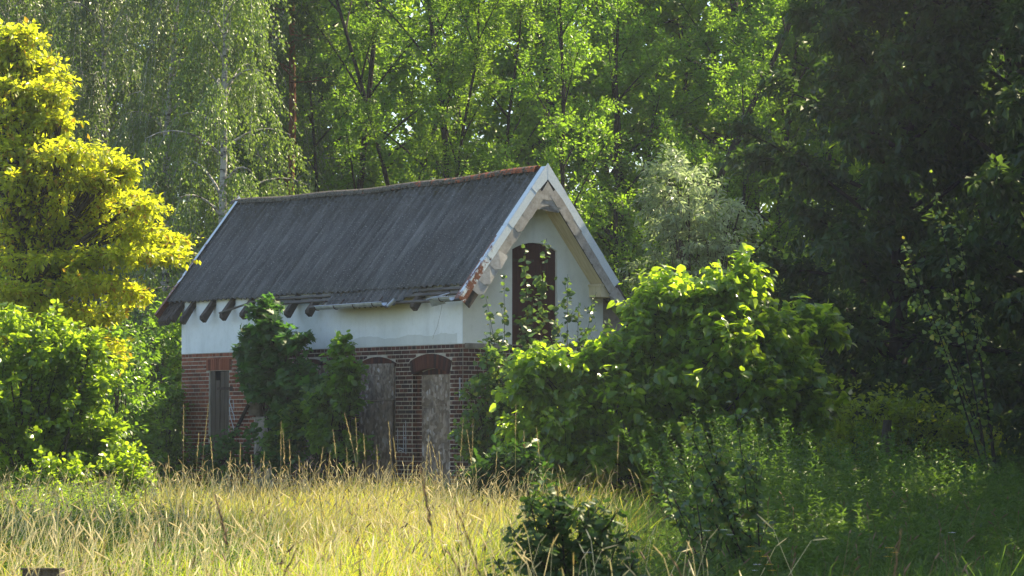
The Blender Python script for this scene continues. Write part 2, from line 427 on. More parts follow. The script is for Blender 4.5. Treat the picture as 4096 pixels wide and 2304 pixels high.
# twigs -> leaves
def twig_leaves(B, D, L, n_per, size, r, lateral=.06, droop=0.0, up=.7, fwd=.6, hang=.25, t0=.08):
    """B, D, L: twig bases, unit directions, lengths"""
    n = len(B); idx = np.repeat(np.arange(n), n_per); m = len(idx)
    t = t0 + (1 - t0) * r.random(m); l = L[idx] * t
    P = B[idx] + D[idx] * l[:, None]; P[:, 2] -= droop * l * l
    dirn = D[idx].copy(); dirn[:, 2] -= 2 * droop * l; dirn = nrm(dirn)
    lat = nrm(r.normal(size=(m, 3))); lat = nrm(lat - dirn * np.sum(lat * dirn, 1)[:, None])
    P = P + lat * (lateral * r.random(m))[:, None]
    A = dirn * fwd + lat * .8 + np.array([0, 0, -hang]); A = nrm(A)
    N = np.array([0, 0, 1.0]) * up + r.normal(size=(m, 3)) * .45
    S = size * (0.42 + .85 * r.random(m))
    return P, A, N, S

def bez(p0, p1, p2, n=6):
    t = np.linspace(0, 1, n)[:, None]
    return (1 - t) ** 2 * np.array(p0) + 2 * t * (1 - t) * np.array(p1) + t * t * np.array(p2)

def lobed_plant(name, label, cat, base, lobes, tpl, key, mat, size, n_per=9, twig=.45, seed=0, singles=0, up=.7, hang=.25, droop=.3,
                barkm='bark', stem_r=.03, stems=1, stem_spread=.15, group=None, color=None, outward=.8, upw=.5, shell=.45, lateral=.06, hub=None, twig_r=.004, fwd=.6):
    """a shrub or tree whose crown fills ellipsoid lobes (world coordinates); stems run from the base to each lobe and on to its twigs"""
    r = np.random.default_rng(seed + 100)
    base = np.array(base, float); root = thing(name, label, cat, tuple(base), group)
    B = []; D = []; tr = MB(); br = MB()
    hubp = base + np.array([0, 0, .3]) if hub is None else np.array(hub, float)
    if hub is not None:
        pts = bez(base - [0, 0, .1], (base + hubp) / 2 + r.normal(size=3) * [.12, .12, 0], hubp, 8)
        tr.tube(pts - base, np.linspace(stem_r * 1.35, stem_r * .8, 8), 8)
    for li, (cx, cy, cz, rx, ry, rz, n) in enumerate(lobes):
        c = np.array([cx, cy, cz]); R = np.array([rx, ry, rz])
        u = nrm(r.normal(size=(n, 3))); rad = (shell + (1 - shell) * r.random(n)) ** .8
        p = c + u * rad[:, None] * R
        p[:, 2] = np.maximum(p[:, 2], base[2] + .15)
        d = nrm(u * outward + np.array([0, 0, upw]) + r.normal(size=(n, 3)) * .35)
        B.append(p - d * twig * .4); D.append(d)
        # stems
        for s in range(stems):
            st = (base if hub is None else hubp) + (r.normal(size=3) * [stem_spread, stem_spread, 0] if hub is None else 0)
            cc = c + r.normal(size=3) * R * .25
            mid = (st + cc) / 2 + np.array([0, 0, .12 * np.linalg.norm(cc - st)]) + r.normal(size=3) * .08
            q = bez(st, mid, cc, 7)
            (tr if hub is None else br).tube(q - base, np.linspace(stem_r * (1 if hub is None else .6), stem_r * .35, 7), 6)
            k = max(3, n // (6 * stems)); sel = r.integers(0, n, k)
            for j in sel:
                e = p[j] - d[j] * twig * .4; s0 = q[r.integers(2, 7)]
                m2 = (s0 + e) / 2 + np.array([0, 0, .06]) + r.normal(size=3) * .05
                br.tube(bez(s0, m2, e, 5) - base, np.linspace(stem_r * .32, twig_r, 5), 4)
    B = np.vstack(B); D = np.vstack(D); L = twig * (.6 + .7 * r.random(len(B)))
    tw = MB()
    step = max(1, len(B) // 700)
    for i in range(0, len(B), step):
        e = B[i] + D[i] * L[i]; e = e - [0, 0, droop * L[i] ** 2]; m = B[i] + D[i] * L[i] * .5 - [0, 0, droop * L[i] ** 2 * .25]
        tw.tube(np.array([B[i], m, e]) - base, [twig_r, twig_r * .8, twig_r * .4], 3)
    P, A, N, S = twig_leaves(B, D, L, n_per, size, r, lateral=lateral, droop=droop, up=up, hang=hang, fwd=fwd)
    P = P - base
    ok = P[:, 2] + base[2] > .05; P, A, N, S = P[ok], A[ok], N[ok], S[ok]
    tr.build('trunk' if cat == 'tree' else 'stem', M[barkm], root, smooth=True)
    if br.n: br.build('branches', M[barkm], root, smooth=True)
    tw.build('twigs', M[barkm], root, kind='stuff')
    if singles:
        sc = -P[:, 1] + .5 * P[:, 2] + r.random(len(P)) * .4
        order = np.argsort(-sc); a, b = order[:singles], order[singles:]
        single_leaves(tpl, key, P[a], A[a], N[a], S[a] * 1.08, mat, root, color=color)
        P, A, N, S = P[b], A[b], N[b], S[b]
    foliage_object('foliage', tpl, P, A, N, S, mat, root, color=color)
    return root

# ---------------------------------------------------------------- ground
def ground():
    xs = np.concatenate([[-900, -200, -60], np.linspace(-26, 26, 66), [60, 200, 900]])
    ys = np.concatenate([[-300, -60, 0], np.linspace(8, 90, 84), [140, 300, 1200]])
    X, Y = np.meshgrid(xs, ys); Z = .05 * np.sin(X * .9 + 1) * np.cos(Y * .7) + .03 * np.sin(X * 2.3) * np.sin(Y * 1.9)
    near_house = np.exp(-(((X + 2) / 7) ** 2 + ((Y - 57) / 6) ** 2)); Z = Z * (1 - near_house) - .03
    V = np.stack([X, Y, Z], -1).reshape(-1, 3); w = len(xs)
    F = [(j * w + i, j * w + i + 1, (j + 1) * w + i + 1, (j + 1) * w + i) for j in range(len(ys) - 1) for i in range(w - 1)]
    o = link('ground', mesh_from('ground', V, np.array(F), M['soil'], smooth=True)); o['kind'] = 'structure'
    o['label'] = 'rough meadow soil under the long grass'
ground()

# ================================================================ THE HOUSE (local: x along gable, y along long wall, z up)
W, L, HB, HE, HR, OE, OF = 3.19, 9.56, 3.096, 3.859, 6.267, .348, .389
YAW = radians(37.438)
house = thing('old_house', 'abandoned brick and white plaster house with steep corrugated roof', 'house', (-.87, 53.1, 0), rz=YAW)
HX = Matrix.Translation((-.87, 53.1, 0)) @ Matrix.Rotation(YAW, 4, 'Z')
def hw(x, y, z): return np.array(HX @ Vector((x, y, z)))
SL = (HR - HE) / (W / 2 + OE)           # roof slope (rise per run)
def roofz(x):                            # roof top plane height at local x
    return HR - SL * abs(x - W / 2)
def part(name, parent=house):
    o = bpy.data.objects.new(name, None); C.objects.link(o); o.parent = parent; return o
TH = .26

# --- brick walls
openings = [  # y0, y1, z0, z1 on the long wall
    (.39, 1.52, 0, 2.69), (2.07, 3.22, .35, 2.79), (4.25, 5.35, .35, 2.79), (6.0, 7.03, 1.82, 2.72), (7.76, 8.49, .05, 2.74)]
def wall_cells(length, ops, height, x0, x1, axis, mb, zbase=-.3):
    cuts = sorted({0.0, length, *[o[0] for o in ops], *[o[1] for o in ops]}); zc = sorted({zbase, height, *[o[2] for o in ops], *[o[3] for o in ops]})
    for a, b in zip(cuts[:-1], cuts[1:]):
        for c, d in zip(zc[:-1], zc[1:]):
            m, n = (a + b) / 2, (c + d) / 2
            if any(o[0] < m < o[1] and o[2] < n < o[3] for o in ops): continue
            if axis == 'y': mb.box((x0, a, c), (x1, b, d))
            else: mb.box((a, x0, c), (b, x1, d))

mb = MB(); wall_cells(L, openings, HB, 0.0, TH, 'y', mb)
mb.box((TH, L - TH, -.3), (W - TH, L, HB)); mb.box((W - TH, 0, -.3), (W, L, HB))
gops = [(2.15, 2.75, .9, 2.4)]
wall_cells(W, gops, HB, 0.001, TH, 'x', mb)
brick_wall = mb.build('brick_wall', M['mortar'], house)
mb = MB(); mb.box((TH, TH, -.2), (W - TH, L - TH, -.1)); mb.box((TH, TH, 3.0), (W - TH, L - TH, 3.06)); mb.build('inner_floor', M['dark'], house)

rb = random.Random(4)
def arcz(y, ya, yb, zs, za):   # segmental arch height at y between ya, yb
    m = (ya + yb) / 2; h = (yb - ya) / 2
    q = (y - m) / h
    return None if abs(q) > 1 else zs + (za - zs) * (1 - q * q)
archB = (.319, 1.602, 2.80, 2.935)      # outer
archesA = [(2.03, 3.26, 2.785, 2.91), (4.21, 5.39, 2.785, 2.91)]
bricks = []   # (face, a0, a1, z0, z1, warm)
PZ = .0774; rows = int(HB / PZ)
def blocked(face, a, z):
    if face == 'l':
        for o in openings:
            if o[0] - .004 < a < o[1] + .004 and o[2] < z < o[3]: return True
        q = arcz(a, *archB)
        if q and 2.5 < z < q + .03: 
            edge = .319 + (2.80 - z) * .3 if z < 2.8 else .319
            if edge < a < 1.602 - (edge - .319): return True
        for ar in archesA:
            q = arcz(a, *ar)
            if q and 2.7 < z < q + .02: return True
        if 7.66 < a < 8.60 and 2.74 < z < 2.975: return True
        if 6.22 < a < 6.82 and .5 < z < 1.82: return True
    else:
        for o in gops:
            if o[0] < a < o[1] and o[2] < z < o[3]: return True
    return False
for face, length in (('l', L), ('g', W)):
    for rI in range(rows):
        z0 = HB - (rI + 1) * PZ + .007; z1 = z0 + PZ - .0165
        header = (rI % 2 == 0)
        if face == 'g': header = not header
        pitch = .129 if header else .258
        a = -.0 if header else (-.065 if (rI // 2) % 2 else -.19)
        zc = (z0 + z1) / 2
        while a < length:
            wd = pitch if rb.random() > .05 or not header else pitch * 2
            a0, a1 = max(a, 0.0), min(a + wd, length); a += wd
            if a1 - a0 < .03: continue
            # clip against blocked regions by sampling
            s = np.linspace(a0 + .004, a1 - .004, 14); free = [not blocked(face, q, zc) for q in s]
            if not any(free): continue
            i0 = free.index(True); i1 = len(free) - 1 - free[::-1].index(True)
            b0, b1 = s[i0], s[i1]
            if b1 - b0 < .03: continue
            bricks.append((face, b0 + .004, b1 - .004, z0, z1))
def brick_box(b):
    face, a0, a1, z0, z1 = b
    pr = .004 + rb.random() * .003
    if face == 'l': return (-pr, a0, z0), (.04, a1, z1)
    return (a0, -pr, z0), (a1, .04, z1)
def score(b):
    face, a0, a1, z0, z1 = b
    if z1 < .85: return -9
    if face == 'g': return 5 - a0 * 3 if a0 < 2.2 else -5
    if a0 < 2.1: return 8
    if a0 > 5.9: return 3 + (z0 - 2)
    return 1 if z0 > 2.7 and a0 < 4.2 else -3
order = sorted(range(len(bricks)), key=lambda i: -score(bricks[i]))
unit = MB(); unit.box((0, 0, 0), (1, 1, 1)); unit_me = unit.mesh('brick', M['brick'])
chosen = set(order[:300])
stuff = MB()
for i, b in enumerate(bricks):
    lo, hi = brick_box(b)
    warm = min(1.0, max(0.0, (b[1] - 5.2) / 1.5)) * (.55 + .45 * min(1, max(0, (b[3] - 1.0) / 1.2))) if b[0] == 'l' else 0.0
    if i in chosen:
        o = bpy.data.objects.new('brick', unit_me); C.objects.link(o); o.parent = brick_wall
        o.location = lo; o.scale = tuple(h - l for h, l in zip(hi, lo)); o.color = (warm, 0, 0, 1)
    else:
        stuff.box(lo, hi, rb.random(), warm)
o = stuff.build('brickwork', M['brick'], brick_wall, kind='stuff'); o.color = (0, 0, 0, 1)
# arches: voussoirs
def arch(ya, yb, zs, za, thick, n, x0, x1, spring_in=.07, name='brick_arch', zin=None, warm=0.0):
    e = part(name)
    for i in range(n):
        ts = [(i + .07) / n, (i + .93) / n]
        pts = []
        for t_ in ts:
            yo = ya + (yb - ya) * t_; zo = arcz(yo, ya, yb, zs, za)
            yi = ya + spring_in + (yb - ya - 2 * spring_in) * t_
            zi = (zin[0] + (zin[1] - zin[0]) * (1 - (2 * t_ - 1) ** 2)) if zin else zo - thick
            pts.append(((yo, zo), (yi, zi)))
        (o0, i0), (o1, i1) = pts
        mb = MB(); mb.prism([(x0, o0[0], o0[1]), (x0, o1[0], o1[1]), (x0, i1[0], i1[1]), (x0, i0[0], i0[1])], (x1 - x0, 0, 0), rb.random())
        o = mb.build('brick', M['brick'], e); o.color = (warm, 0, 0, 1)
    return e
arch(*archB, .25, 17, -.022, .10, .068, zin=(2.575, 2.68))
arch(2.03, 3.26, 2.785, 2.91, .12, 17, -.014, .08, .0, zin=(2.72, 2.78))
arch(4.21, 5.39, 2.785, 2.91, .12, 16, -.014, .08, .0, zin=(2.72, 2.78))
arch(7.66, 8.60, 2.97, 2.975, .22, 12, -.014, .08, .0, zin=(2.745, 2.75), warm=1.0)
# mortar rim over arch B (pale line in the photo)
def rim(ya, yb, zs, za, off, x):
    mb = MB(); ys = np.linspace(ya - .01, yb + .01, 14)
    zz = [zs + (za - zs) * (1 - ((y - (ya + yb) / 2) / ((yb - ya) / 2 + .01)) ** 2) for y in ys]
    for i in range(13):
        mb.prism([(x, ys[i], zz[i] + off), (x, ys[i + 1], zz[i + 1] + off), (x, ys[i + 1], zz[i + 1] + off + .014), (x, ys[i], zz[i] + off + .014)], (.03, 0, 0))
    mb.build('arch_mortar', M['mortar'], house)
rim(*archB, .002, -.019); rim(*archesA[0], .002, -.012); rim(*archesA[1], .002, -.012)
# recess of window B: side reveals, inner brick panel with small arch, boards
mb = MB()
mb.box((.10, .34, .0), (.16, 1.57, 2.72)); mb.build('recess_mortar', M['mortar'], house)
e = part('recess_brickwork'); inner = MB()
for rI in range(34):
    z0 = HB - (rI + 1) * PZ + .005
    if z0 > 2.56 or z0 < .3: continue
    for (a0, a1) in ((1.352, 1.43), (1.437, 1.515)): inner.box((.088, a0, z0), (.12, a1, z0 + .065), rb.random())
inner.build('brickwork', M['brick'], e, kind='stuff')
for o in [c for c in e.children]: o.color = (0, 0, 0, 1)
arch(.42, 1.36, 2.60, 2.675, .1, 15, .082, .12, .0, zin=(2.555, 2.56))
bw = part('boarded_window')
mb = MB(); mb.box((.070, .404, 1.985), (.088, 1.344, 2.562)); mb.build('board', M['osb'], bw)
mb = MB(); mb.box((.074, .402, .35), (.090, 1.340, 1.978)); mb.build('board', M['osb'], bw)
bw2 = part('boarded_window')
mb = MB(); mb.box((-.032, 2.069, 2.112), (-.014, 3.224, 2.785)); mb.build('board', M['osb'], bw2)
mb = MB(); mb.box((-.028, 2.135, .40), (-.011, 3.20, 2.104)); mb.build('board', M['osb'], bw2)
bw3 = part('boarded_window')
mb = MB(); mb.box((-.030, 4.26, .40), (-.012, 5.34, 2.785)); mb.build('board', M['osb'], bw3)
mb = MB()
for rI in range(36):
    z0 = HB - (rI + 1) * PZ + .007
    if .3 < z0 < 2.58:
        if rI % 2: mb.box((.0, 1.512, z0), (.052, 1.53, z0 + .06), rb.random()); mb.box((.062, 1.512, z0), (.098, 1.53, z0 + .06), rb.random())
        else: mb.box((.0, 1.512, z0), (.096, 1.53, z0 + .06), rb.random())
rv = mb.build('reveal_brickwork', M['brick'], house, kind='stuff'); rv.color = (0, 0, 0, 1)
# left window: grey fibre panel over a dark hole, patched masonry below
mb = MB(); mb.box((-.030, 6.0, 2.10), (-.014, 7.035, 2.715)); fp = mb.build('fibre_panel', M['fibre_panel'], house)
mb = MB(); mb.box((-.02, 6.12, 1.79), (.10, 6.9, 1.82)); mb.build('window_sill', M['grey_render'], house)
mb = MB()
pp = [(6.25, 1.785), (6.80, 1.785), (6.83, 1.55), (6.74, 1.30), (6.79, 1.0), (6.60, .62), (6.42, .70), (6.50, 1.05), (6.38, 1.2), (6.55, 1.42), (6.30, 1.6)]
mb.prism([(-.006, a, b) for a, b in pp], (.02, 0, 0)); mb.build('plaster_patch', M['grey_render'], house)
# plank door (left)
door = part('plank_door')
dy = [7.775, 7.94, 8.11, 8.29, 8.475]
tops = [2.73, 2.725, 2.55, 2.735]
for i in range(4):
    mb = MB(); mb.box((.012 + .006 * (i % 2), dy[i] + .014, .1), (.045, dy[i + 1] - .010, tops[i]), rb.random()); mb.build('plank', M['wood_grey'], door)
for z in (2.36, .95):
    mb = MB(); mb.box((-.006, 7.70, z), (.012, 8.20, z + .055)); mb.box((-.012, 7.62, z - .02), (.0, 7.72, z + .075)); mb.build('strap_hinge', M['iron'], door)
mb = MB(); mb.box((.05, 7.76, 0), (.07, 8.49, 2.74)); mb.build('door_back', M['dark'], door)
# chalk scrawl by the door and between the boarded windows
def stroke(pts, w, mbx, x=-.0165, face='l'):
    P = np.array(pts, float)
    for i in range(len(P) - 1):
        a, b = P[i], P[i + 1]; d = b - a; n = np.array([-d[1], d[0]]); n = n / (np.linalg.norm(n) + 1e-9) * w / 2
        q = [a - n, b - n, b + n, a + n]
        mbx.prism([(x, *p) for p in q], (.0015, 0, 0))
mb = MB()
stroke([(7.69, 2.22), (7.72, 2.12), (7.66, 2.03), (7.60, 1.92), (7.55, 1.86), (7.53, 1.76)], .03, mb)
stroke([(7.70, 2.02), (7.71, 1.90), (7.66, 1.78), (7.60, 1.68), (7.56, 1.60), (7.55, 1.44)], .028, mb)
stroke([(7.58, 2.16), (7.57, 2.05), (7.55, 1.97)], .02, mb)
stroke([(7.73, 1.60), (7.74, 1.50), (7.70, 1.38), (7.71, 1.28)], .02, mb)
stroke([(7.66, 1.5), (7.6, 1.46), (7.62, 1.3)], .016, mb)
mb.build('chalk_scrawl', M['scrawl'], house)
mb = MB()
for pts in ([(1.97, 1.58), (1.965, 1.18), (1.86, 1.20), (1.79, 1.16)], [(1.79, 1.66), (1.785, 1.16)], [(1.72, 1.74), (1.71, 1.13)], [(1.80, 1.42), (1.70, 1.43)], [(1.93, 1.25), (1.8, 1.22)]):
    stroke(pts, .018, mb)
mb.build('chalk_scrawl', M['scrawl'], house)
mb = MB()   # white lime run by the corner
stroke([(.072, 2.50), (.066, 2.36), (.074, 2.24), (.07, 2.10)], .026, mb); stroke([(.03, 2.20), (.025, 2.12)], .018, mb)
mb.build('lime_run', M['scrawl'], house)
mb = MB(); mb.box((.035, -.03, 2.105), (.10, -.012, 2.165)); mb.build('meter_plate', M['shingle'], house)
mb = MB()   # gable window behind the shrub
mb.box((2.13, -.016, .85), (2.77, .0, 2.42)); mb.build('gable_panel', M['grey_render'], house)

# --- plaster upper walls
pw = MB()
PT = 3.86 + .02
pw.box((-.006, .0, HB + .004), (TH, L, 4.16))
pw.box((W - TH, 0.01, HB + .004), (W + .006, L, 4.16))
plaster_long = pw.build('plaster_wall', M['plaster'], house)
# gable: strips between the door arch and the roof
def under(x): return roofz(x) - .13
gy = MB()
us = np.unique(np.round(np.concatenate([np.linspace(TH, W - TH, 30), [W / 2, 1.093, 2.128], np.linspace(1.093, 2.128, 14)]), 4))
def door_top(u):
    return 4.81 + .135 * (1 - ((u - 1.61) / .5175) ** 2) if 1.093 - 1e-6 <= u <= 2.128 + 1e-6 else HB
us = np.unique(np.round(np.concatenate([[-.006, W + .006], us]), 4))
GV = []; GF = []
for a, b in zip(us[:-1], us[1:]):
    m = (a + b) / 2; inside = 1.093 < m < 2.128
    za, zb = (door_top(a), door_top(b)) if inside else (HB + .004, HB + .004)
    k = len(GV)
    GV += [(a, -.007, za), (b, -.007, zb), (b, -.007, under(b)), (a, -.007, under(a)), (a, TH, za), (b, TH, zb), (b, TH, under(b)), (a, TH, under(a))]
    GF += [(k, k + 1, k + 2, k + 3), (k + 7, k + 6, k + 5, k + 4), (k + 1, k, k + 4, k + 5), (k + 3, k + 2, k + 6, k + 7)]
    if abs(a - 2.128) < 1e-3: GF.append((k, k + 3, k + 7, k + 4))
    if abs(b - 1.093) < 1e-3: GF.append((k + 1, k + 5, k + 6, k + 2))
gy.add(GV, GF)
gy.build('gable_wall', M['plaster_bounce'], house)
gy = MB(); gy.prism([(0, L, HB), (W, L, HB), (W, L, under(W)), (W / 2, L, under(W / 2)), (0, L, under(0))], (0, -TH, 0)); gy.build('rear_gable_wall', M['plaster'], house)
# plaster edge band at the foot of the gable plaster
mb = MB(); mb.box((.03, -.02, HB - .078), (1.05, -.011, HB + .012)); mb.build('plaster_band', M['grey_render'], house)
mb = MB(); mb.box((2.17, -.02, HB - .07), (W, -.011, HB + .01)); mb.build('plaster_band', M['grey_render'], house)
# thin settlement crack
mb = MB(); stroke([(.62, 3.80), (.66, 3.66), (.72, 3.52), (.76, 3.42), (.86, 3.28), (.9, 3.2)], .006, mb, x=-.0075); mb.build('plaster_crack', M['grey_render'], house)
# grey flared buttress at the right corner
bt = MB()
bt.prism([(W + .008, .02, -.2), (W + 1.0, .02, -.2), (W + .78, .02, 3.1), (W + .40, .02, 3.62), (W + .008, .02, 4.0)], (0, 1.2, 0))
bt.build('buttress', M['grey_render'], house)
# loft door
ld = part('loft_door')
n = 6
for i in range(n):
    a = 1.093 + i * 1.035 / n + .003; b = 1.093 + (i + 1) * 1.035 / n - .003
    mb = MB(); y0 = .05 + .004 * (i % 2)
    mb.prism([(a, y0, HB - .02), (b, y0, HB - .02), (b, y0, door_top(b) + .0), (a, y0, door_top(a))], (0, .03, 0), rb.random()); mb.build('plank', M['wood_red'], ld)
mb = MB(); mb.box((1.05, .085, HB - .02), (2.17, .10, 4.98)); mb.build('door_back', M['dark'], ld)
mb = MB(); mb.box((1.085, .035, 4.60), (1.62, .05, 4.645)); mb.build('strap_hinge', M['iron'], ld)
mb = MB(); mb.box((1.085, .035, 3.45), (1.62, .05, 3.495)); mb.build('strap_hinge', M['iron'], ld)

# --- roof
def sag(y): return -.06 * sin(pi * min(max(y / L, 0), 1)) + .012 * sin(y * 2.1)
roof = part('roof')
WP = .177
def corr_sheet(y0, y1, s0, s1, side, lift=0.0, name='corrugated_sheet', broken=None, twist=0.0, parent=roof):
    """sheet between y0..y1 along the ridge, s0..s1 down the slope (m from ridge)"""
    ca = 1 / sqrt(1 + SL * SL); sa = SL * ca
    ny = max(6, int((y1 - y0) / WP * 8)); ns = 7
    ys = np.linspace(y0, y1, ny + 1); V = []
    for j in range(ns + 1):
        for y in ys:
            e = s1 if broken is None else broken(y)
            s = s0 + (e - s0) * j / ns
            h = .030 * cos(2 * pi * y / WP) + lift + twist * (s - s0) * (y - y0)
            x = W / 2 - side * (s * ca + h * sa); z = HR - s * sa + h * ca + sag(y) * max(0, 1 - s / 2.6)
            V.append((x, y, z))
    V = np.array(V); n = len(V); V2 = V.copy(); V2[:, 2] -= .012
    w = ny + 1
    F = [(j * w + i, (j + 1) * w + i, (j + 1) * w + i + 1, j * w + i + 1) for j in range(ns) for i in range(ny)]
    Fb = [(f[3] + n, f[2] + n, f[1] + n, f[0] + n) for f in F]
    Fe = [(ns * w + i, ns * w + i + n, ns * w + i + 1 + n, ns * w + i + 1) for i in range(ny)]
    Fs = [(j * w, j * w + n, (j + 1) * w + n, (j + 1) * w) for j in range(ns)] + [(j * w + ny, (j + 1) * w + ny, (j + 1) * w + ny + n, j * w + ny + n) for j in range(ns)]
    me = mesh_from(name, np.vstack([V, V2]), np.array(F + Fb + Fe + Fs), M['corr'], {'v': np.zeros(2 * n)}, smooth=True)
    return link(name, me, parent)
S_MAIN = (HR - 4.15) / SL * sqrt(1 + SL * SL)      # slope length to the main edge
S_FULL = (HR - 3.88) / SL * sqrt(1 + SL * SL)
yy = -.30; k = 0
while yy < L + .25:
    w = 6 * WP if yy + 6 * WP < L + .3 else L + .34 - yy
    d = rb.uniform(-.035, .045)
    corr_sheet(yy, yy + w + .04, .05, S_MAIN + d, 1, .020 * (k % 2))
    corr_sheet(yy, yy + w + .04, .05, S_FULL, -1, .020 * (k % 2))
    yy += 6 * WP; k += 1
# surviving lower sheets; the last one torn off diagonally
corr_sheet(2.92, 3.90, S_MAIN - .10, S_FULL + .02, 1, -.030)
corr_sheet(1.92, 2.95, S_MAIN - .10, S_FULL + .05, 1, -.022)
def torn(y):
    t_ = (y - 1.1) / .82
    return S_MAIN + .02 + (S_FULL + .06 - S_MAIN) * min(1, max(0, t_ * 1.15)) ** .8
corr_sheet(1.14, 1.96, S_MAIN - .10, S_FULL, 1, -.028, broken=torn)
# laths under the missing row
for i, (s, w) in enumerate(((S_MAIN + .05, .055), (S_MAIN + .16, .06), (S_FULL - .03, .05))):
    ca = 1 / sqrt(1 + SL * SL); sa = SL * ca
    for (a, b) in ((-.30, 2.6), (2.62, 6.2 if i < 2 else 4.6)):
        x = W / 2 - s * ca + .055 * sa; z = HR - s * sa - .055 * ca
        mb = MB(); mb.box((-w / 2, a, -.02), (w / 2, b + rb.uniform(-.3, .3), .02), mtx=Matrix.Translation((x, 0, z)) @ Matrix.Rotation(-math.atan(SL), 4, 'Y') @ Matrix.Rotation(rb.uniform(-.004, .004), 4, 'X'))
        mb.build('lath', M['wood_lath'], roof)
# one lath hanging loose
mb = MB(); mb.tube([(-.30, 5.5, 4.10), (-.33, 6.4, 4.04), (-.36, 7.55, 3.86)], .022, 5); mb.build('lath', M['wood_lath'], roof)
# rafters with exposed tails
def rafter(y, w=.10, tail=.34, drop=.0, d=.13):
    x0, x1 = -tail, W / 2
    mb = MB(); zt = lambda x: roofz(x) - .075 - drop
    mb.prism([(x0, y - w / 2, zt(x0) + .0), (x1, y - w / 2, zt(x1)), (x1, y - w / 2, zt(x1) - d), (0, y - w / 2, zt(0) - d * 1.25), (x0 + .08, y - w / 2, zt(x0) - d * .95), (x0, y - w / 2, zt(x0) - d * .45)], (0, w, 0), rb.random())
    mb.prism([(W + tail, y - w / 2, zt(W + tail)), (W + tail, y - w / 2, zt(W + tail) - d * .5), (W, y - w / 2, zt(W) - d), (x1, y - w / 2, zt(x1) - d), (x1, y - w / 2, zt(x1))], (0, w, 0), rb.random())
    mb.build('rafter', M['wood_rafter'], roof)
for y in (9.82, 9.50, 9.05, 8.30, 7.58, 6.85, 6.0, 5.25, 4.52, 3.7, 2.9, 2.0, 1.12, .45, -.05): rafter(y, rb.uniform(.10, .13), (.10 if y in (3.7, 2.9, 2.0, .45, -.05) else .31 + rb.uniform(-.03, .05)))
# boarding at the far verge underside (dark wood block at the left end)
for i in range(4):
    mb = MB(); a = L + .02 + i * .09
    zt = lambda x: roofz(x) - .07
    mb.prism([(-.36, a, zt(-.36)), (W / 2, a, zt(W / 2)), (W / 2, a, zt(W / 2) - .14), (-.02, a, zt(0) - .18), (-.30, a, zt(-.36) - .10)], (0, .08, 0), rb.random()); mb.build('verge_board', M['wood_rafter'], roof)
# ridge tiles with moss
ry = -.12; k = 0
while ry < L + .28:
    mb = MB(); l = .36; th = np.linspace(-.15, pi + .15, 9); r0, r1 = .105, .092
    z0 = HR - .03 + sag(ry); z1 = HR - .03 + sag(ry + l) + .01
    V = []
    for (yv, r_, zz) in ((ry, r0, z0), (ry + l, r1, z1)):
        for th_ in th: V.append((W / 2 + r_ * cos(th_), yv, zz + r_ * sin(th_)))
        for th_ in th: V.append((W / 2 + (r_ - .014) * cos(th_), yv, zz + (r_ - .014) * sin(th_)))
    F = [(i, i + 1, i + 19, i + 18) for i in range(8)] + [(9 + i, 27 + i, 28 + i, 10 + i) for i in range(8)] + [(i, i + 9, i + 10, i + 1) for i in range(8)] + [(18 + i, 19 + i, 28 + i, 27 + i) for i in range(8)]
    mb.add(V, F); mb.build('ridge_tile', M['terracotta'], roof); ry += .32; k += 1
mb = MB()
for i in range(420):
    y = rng.uniform(-.1, L + .2) if i % 3 else rng.uniform(-.1, 3); sidey = rng.choice([-1, 1])
    a = rng.uniform(.0, 1.9); rr = .10; x = W / 2 - rr * cos(a); z = HR - .035 + sag(y) + rr * sin(a) * 1.0
    if rng.random() < .5: s = rng.uniform(.08, .35); ca = 1 / sqrt(1 + SL * SL); x = W / 2 - s * ca; z = HR - s * SL * ca + .03 + sag(y)
    s = rng.uniform(.008, .026)
    V = np.array([(1, 0, 0), (-1, 0, 0), (0, 1.6, 0), (0, -1.6, 0), (0, 0, .8), (0, 0, -.5)]) * s * rng.uniform(.7, 1.3, (6, 1)) + [x, y, z]
    mb.add(V, [(0, 2, 4), (2, 1, 4), (1, 3, 4), (3, 0, 4), (2, 0, 5), (1, 2, 5), (3, 1, 5), (0, 3, 5)])
mb.build('ridge_moss', M['moss'], roof, kind='stuff')
# flashing along both gables
ca = 1 / sqrt(1 + SL * SL); sa = SL * ca
SLEN = (W / 2 + OE) / ca
def slope_pt(side, s, h, y): # s down slope, h above plane
    return (W / 2 - side * (s * ca + h * sa), y, HR - s * sa + h * ca)
def flash(side, s0, s1, yf, inward, top=.13, face=.15, h=.045, name='verge_flashing', thick=.006, mat='tin'):
    mb = MB(); g = inward
    for (a, b, hh) in ((s0, s1, h),):
        P = [slope_pt(side, a, hh, yf), slope_pt(side, b, hh, yf), slope_pt(side, b, hh, yf + g * top), slope_pt(side, a, hh, yf + g * top)]
        mb.prism(P, (0, 0, -thick))
        Q = [slope_pt(side, a, hh, yf), slope_pt(side, b, hh, yf), slope_pt(side, b, hh - face, yf), slope_pt(side, a if s0 > .01 else -0.0, hh - face, yf)]
        if s0 <= .01:
            # mitre at the apex: the vertical line through the ridge
            Q[3] = (W / 2, yf, Q[3][2] - (side * (W / 2 - Q[3][0])) * 0 - face * (1 / ca - ca) * 1.0)
            Q[0] = (W / 2, yf, HR + hh / ca); P0 = Q[0]
        mb.prism(Q, (0, g * thick, 0))
    return mb.build(name, M[mat], roof)
YF = -OF - .01
sg = [0, .52, 1.36, 2.10, SLEN + .0]
for i in range(4): flash(1, sg[i] - (.03 if i else 0), sg[i + 1], YF - .004 * (3 - i), 1, .14, .15, .045 + .005 * (3 - i))
sg2 = [0, .60, 1.30, 2.02, 2.60]
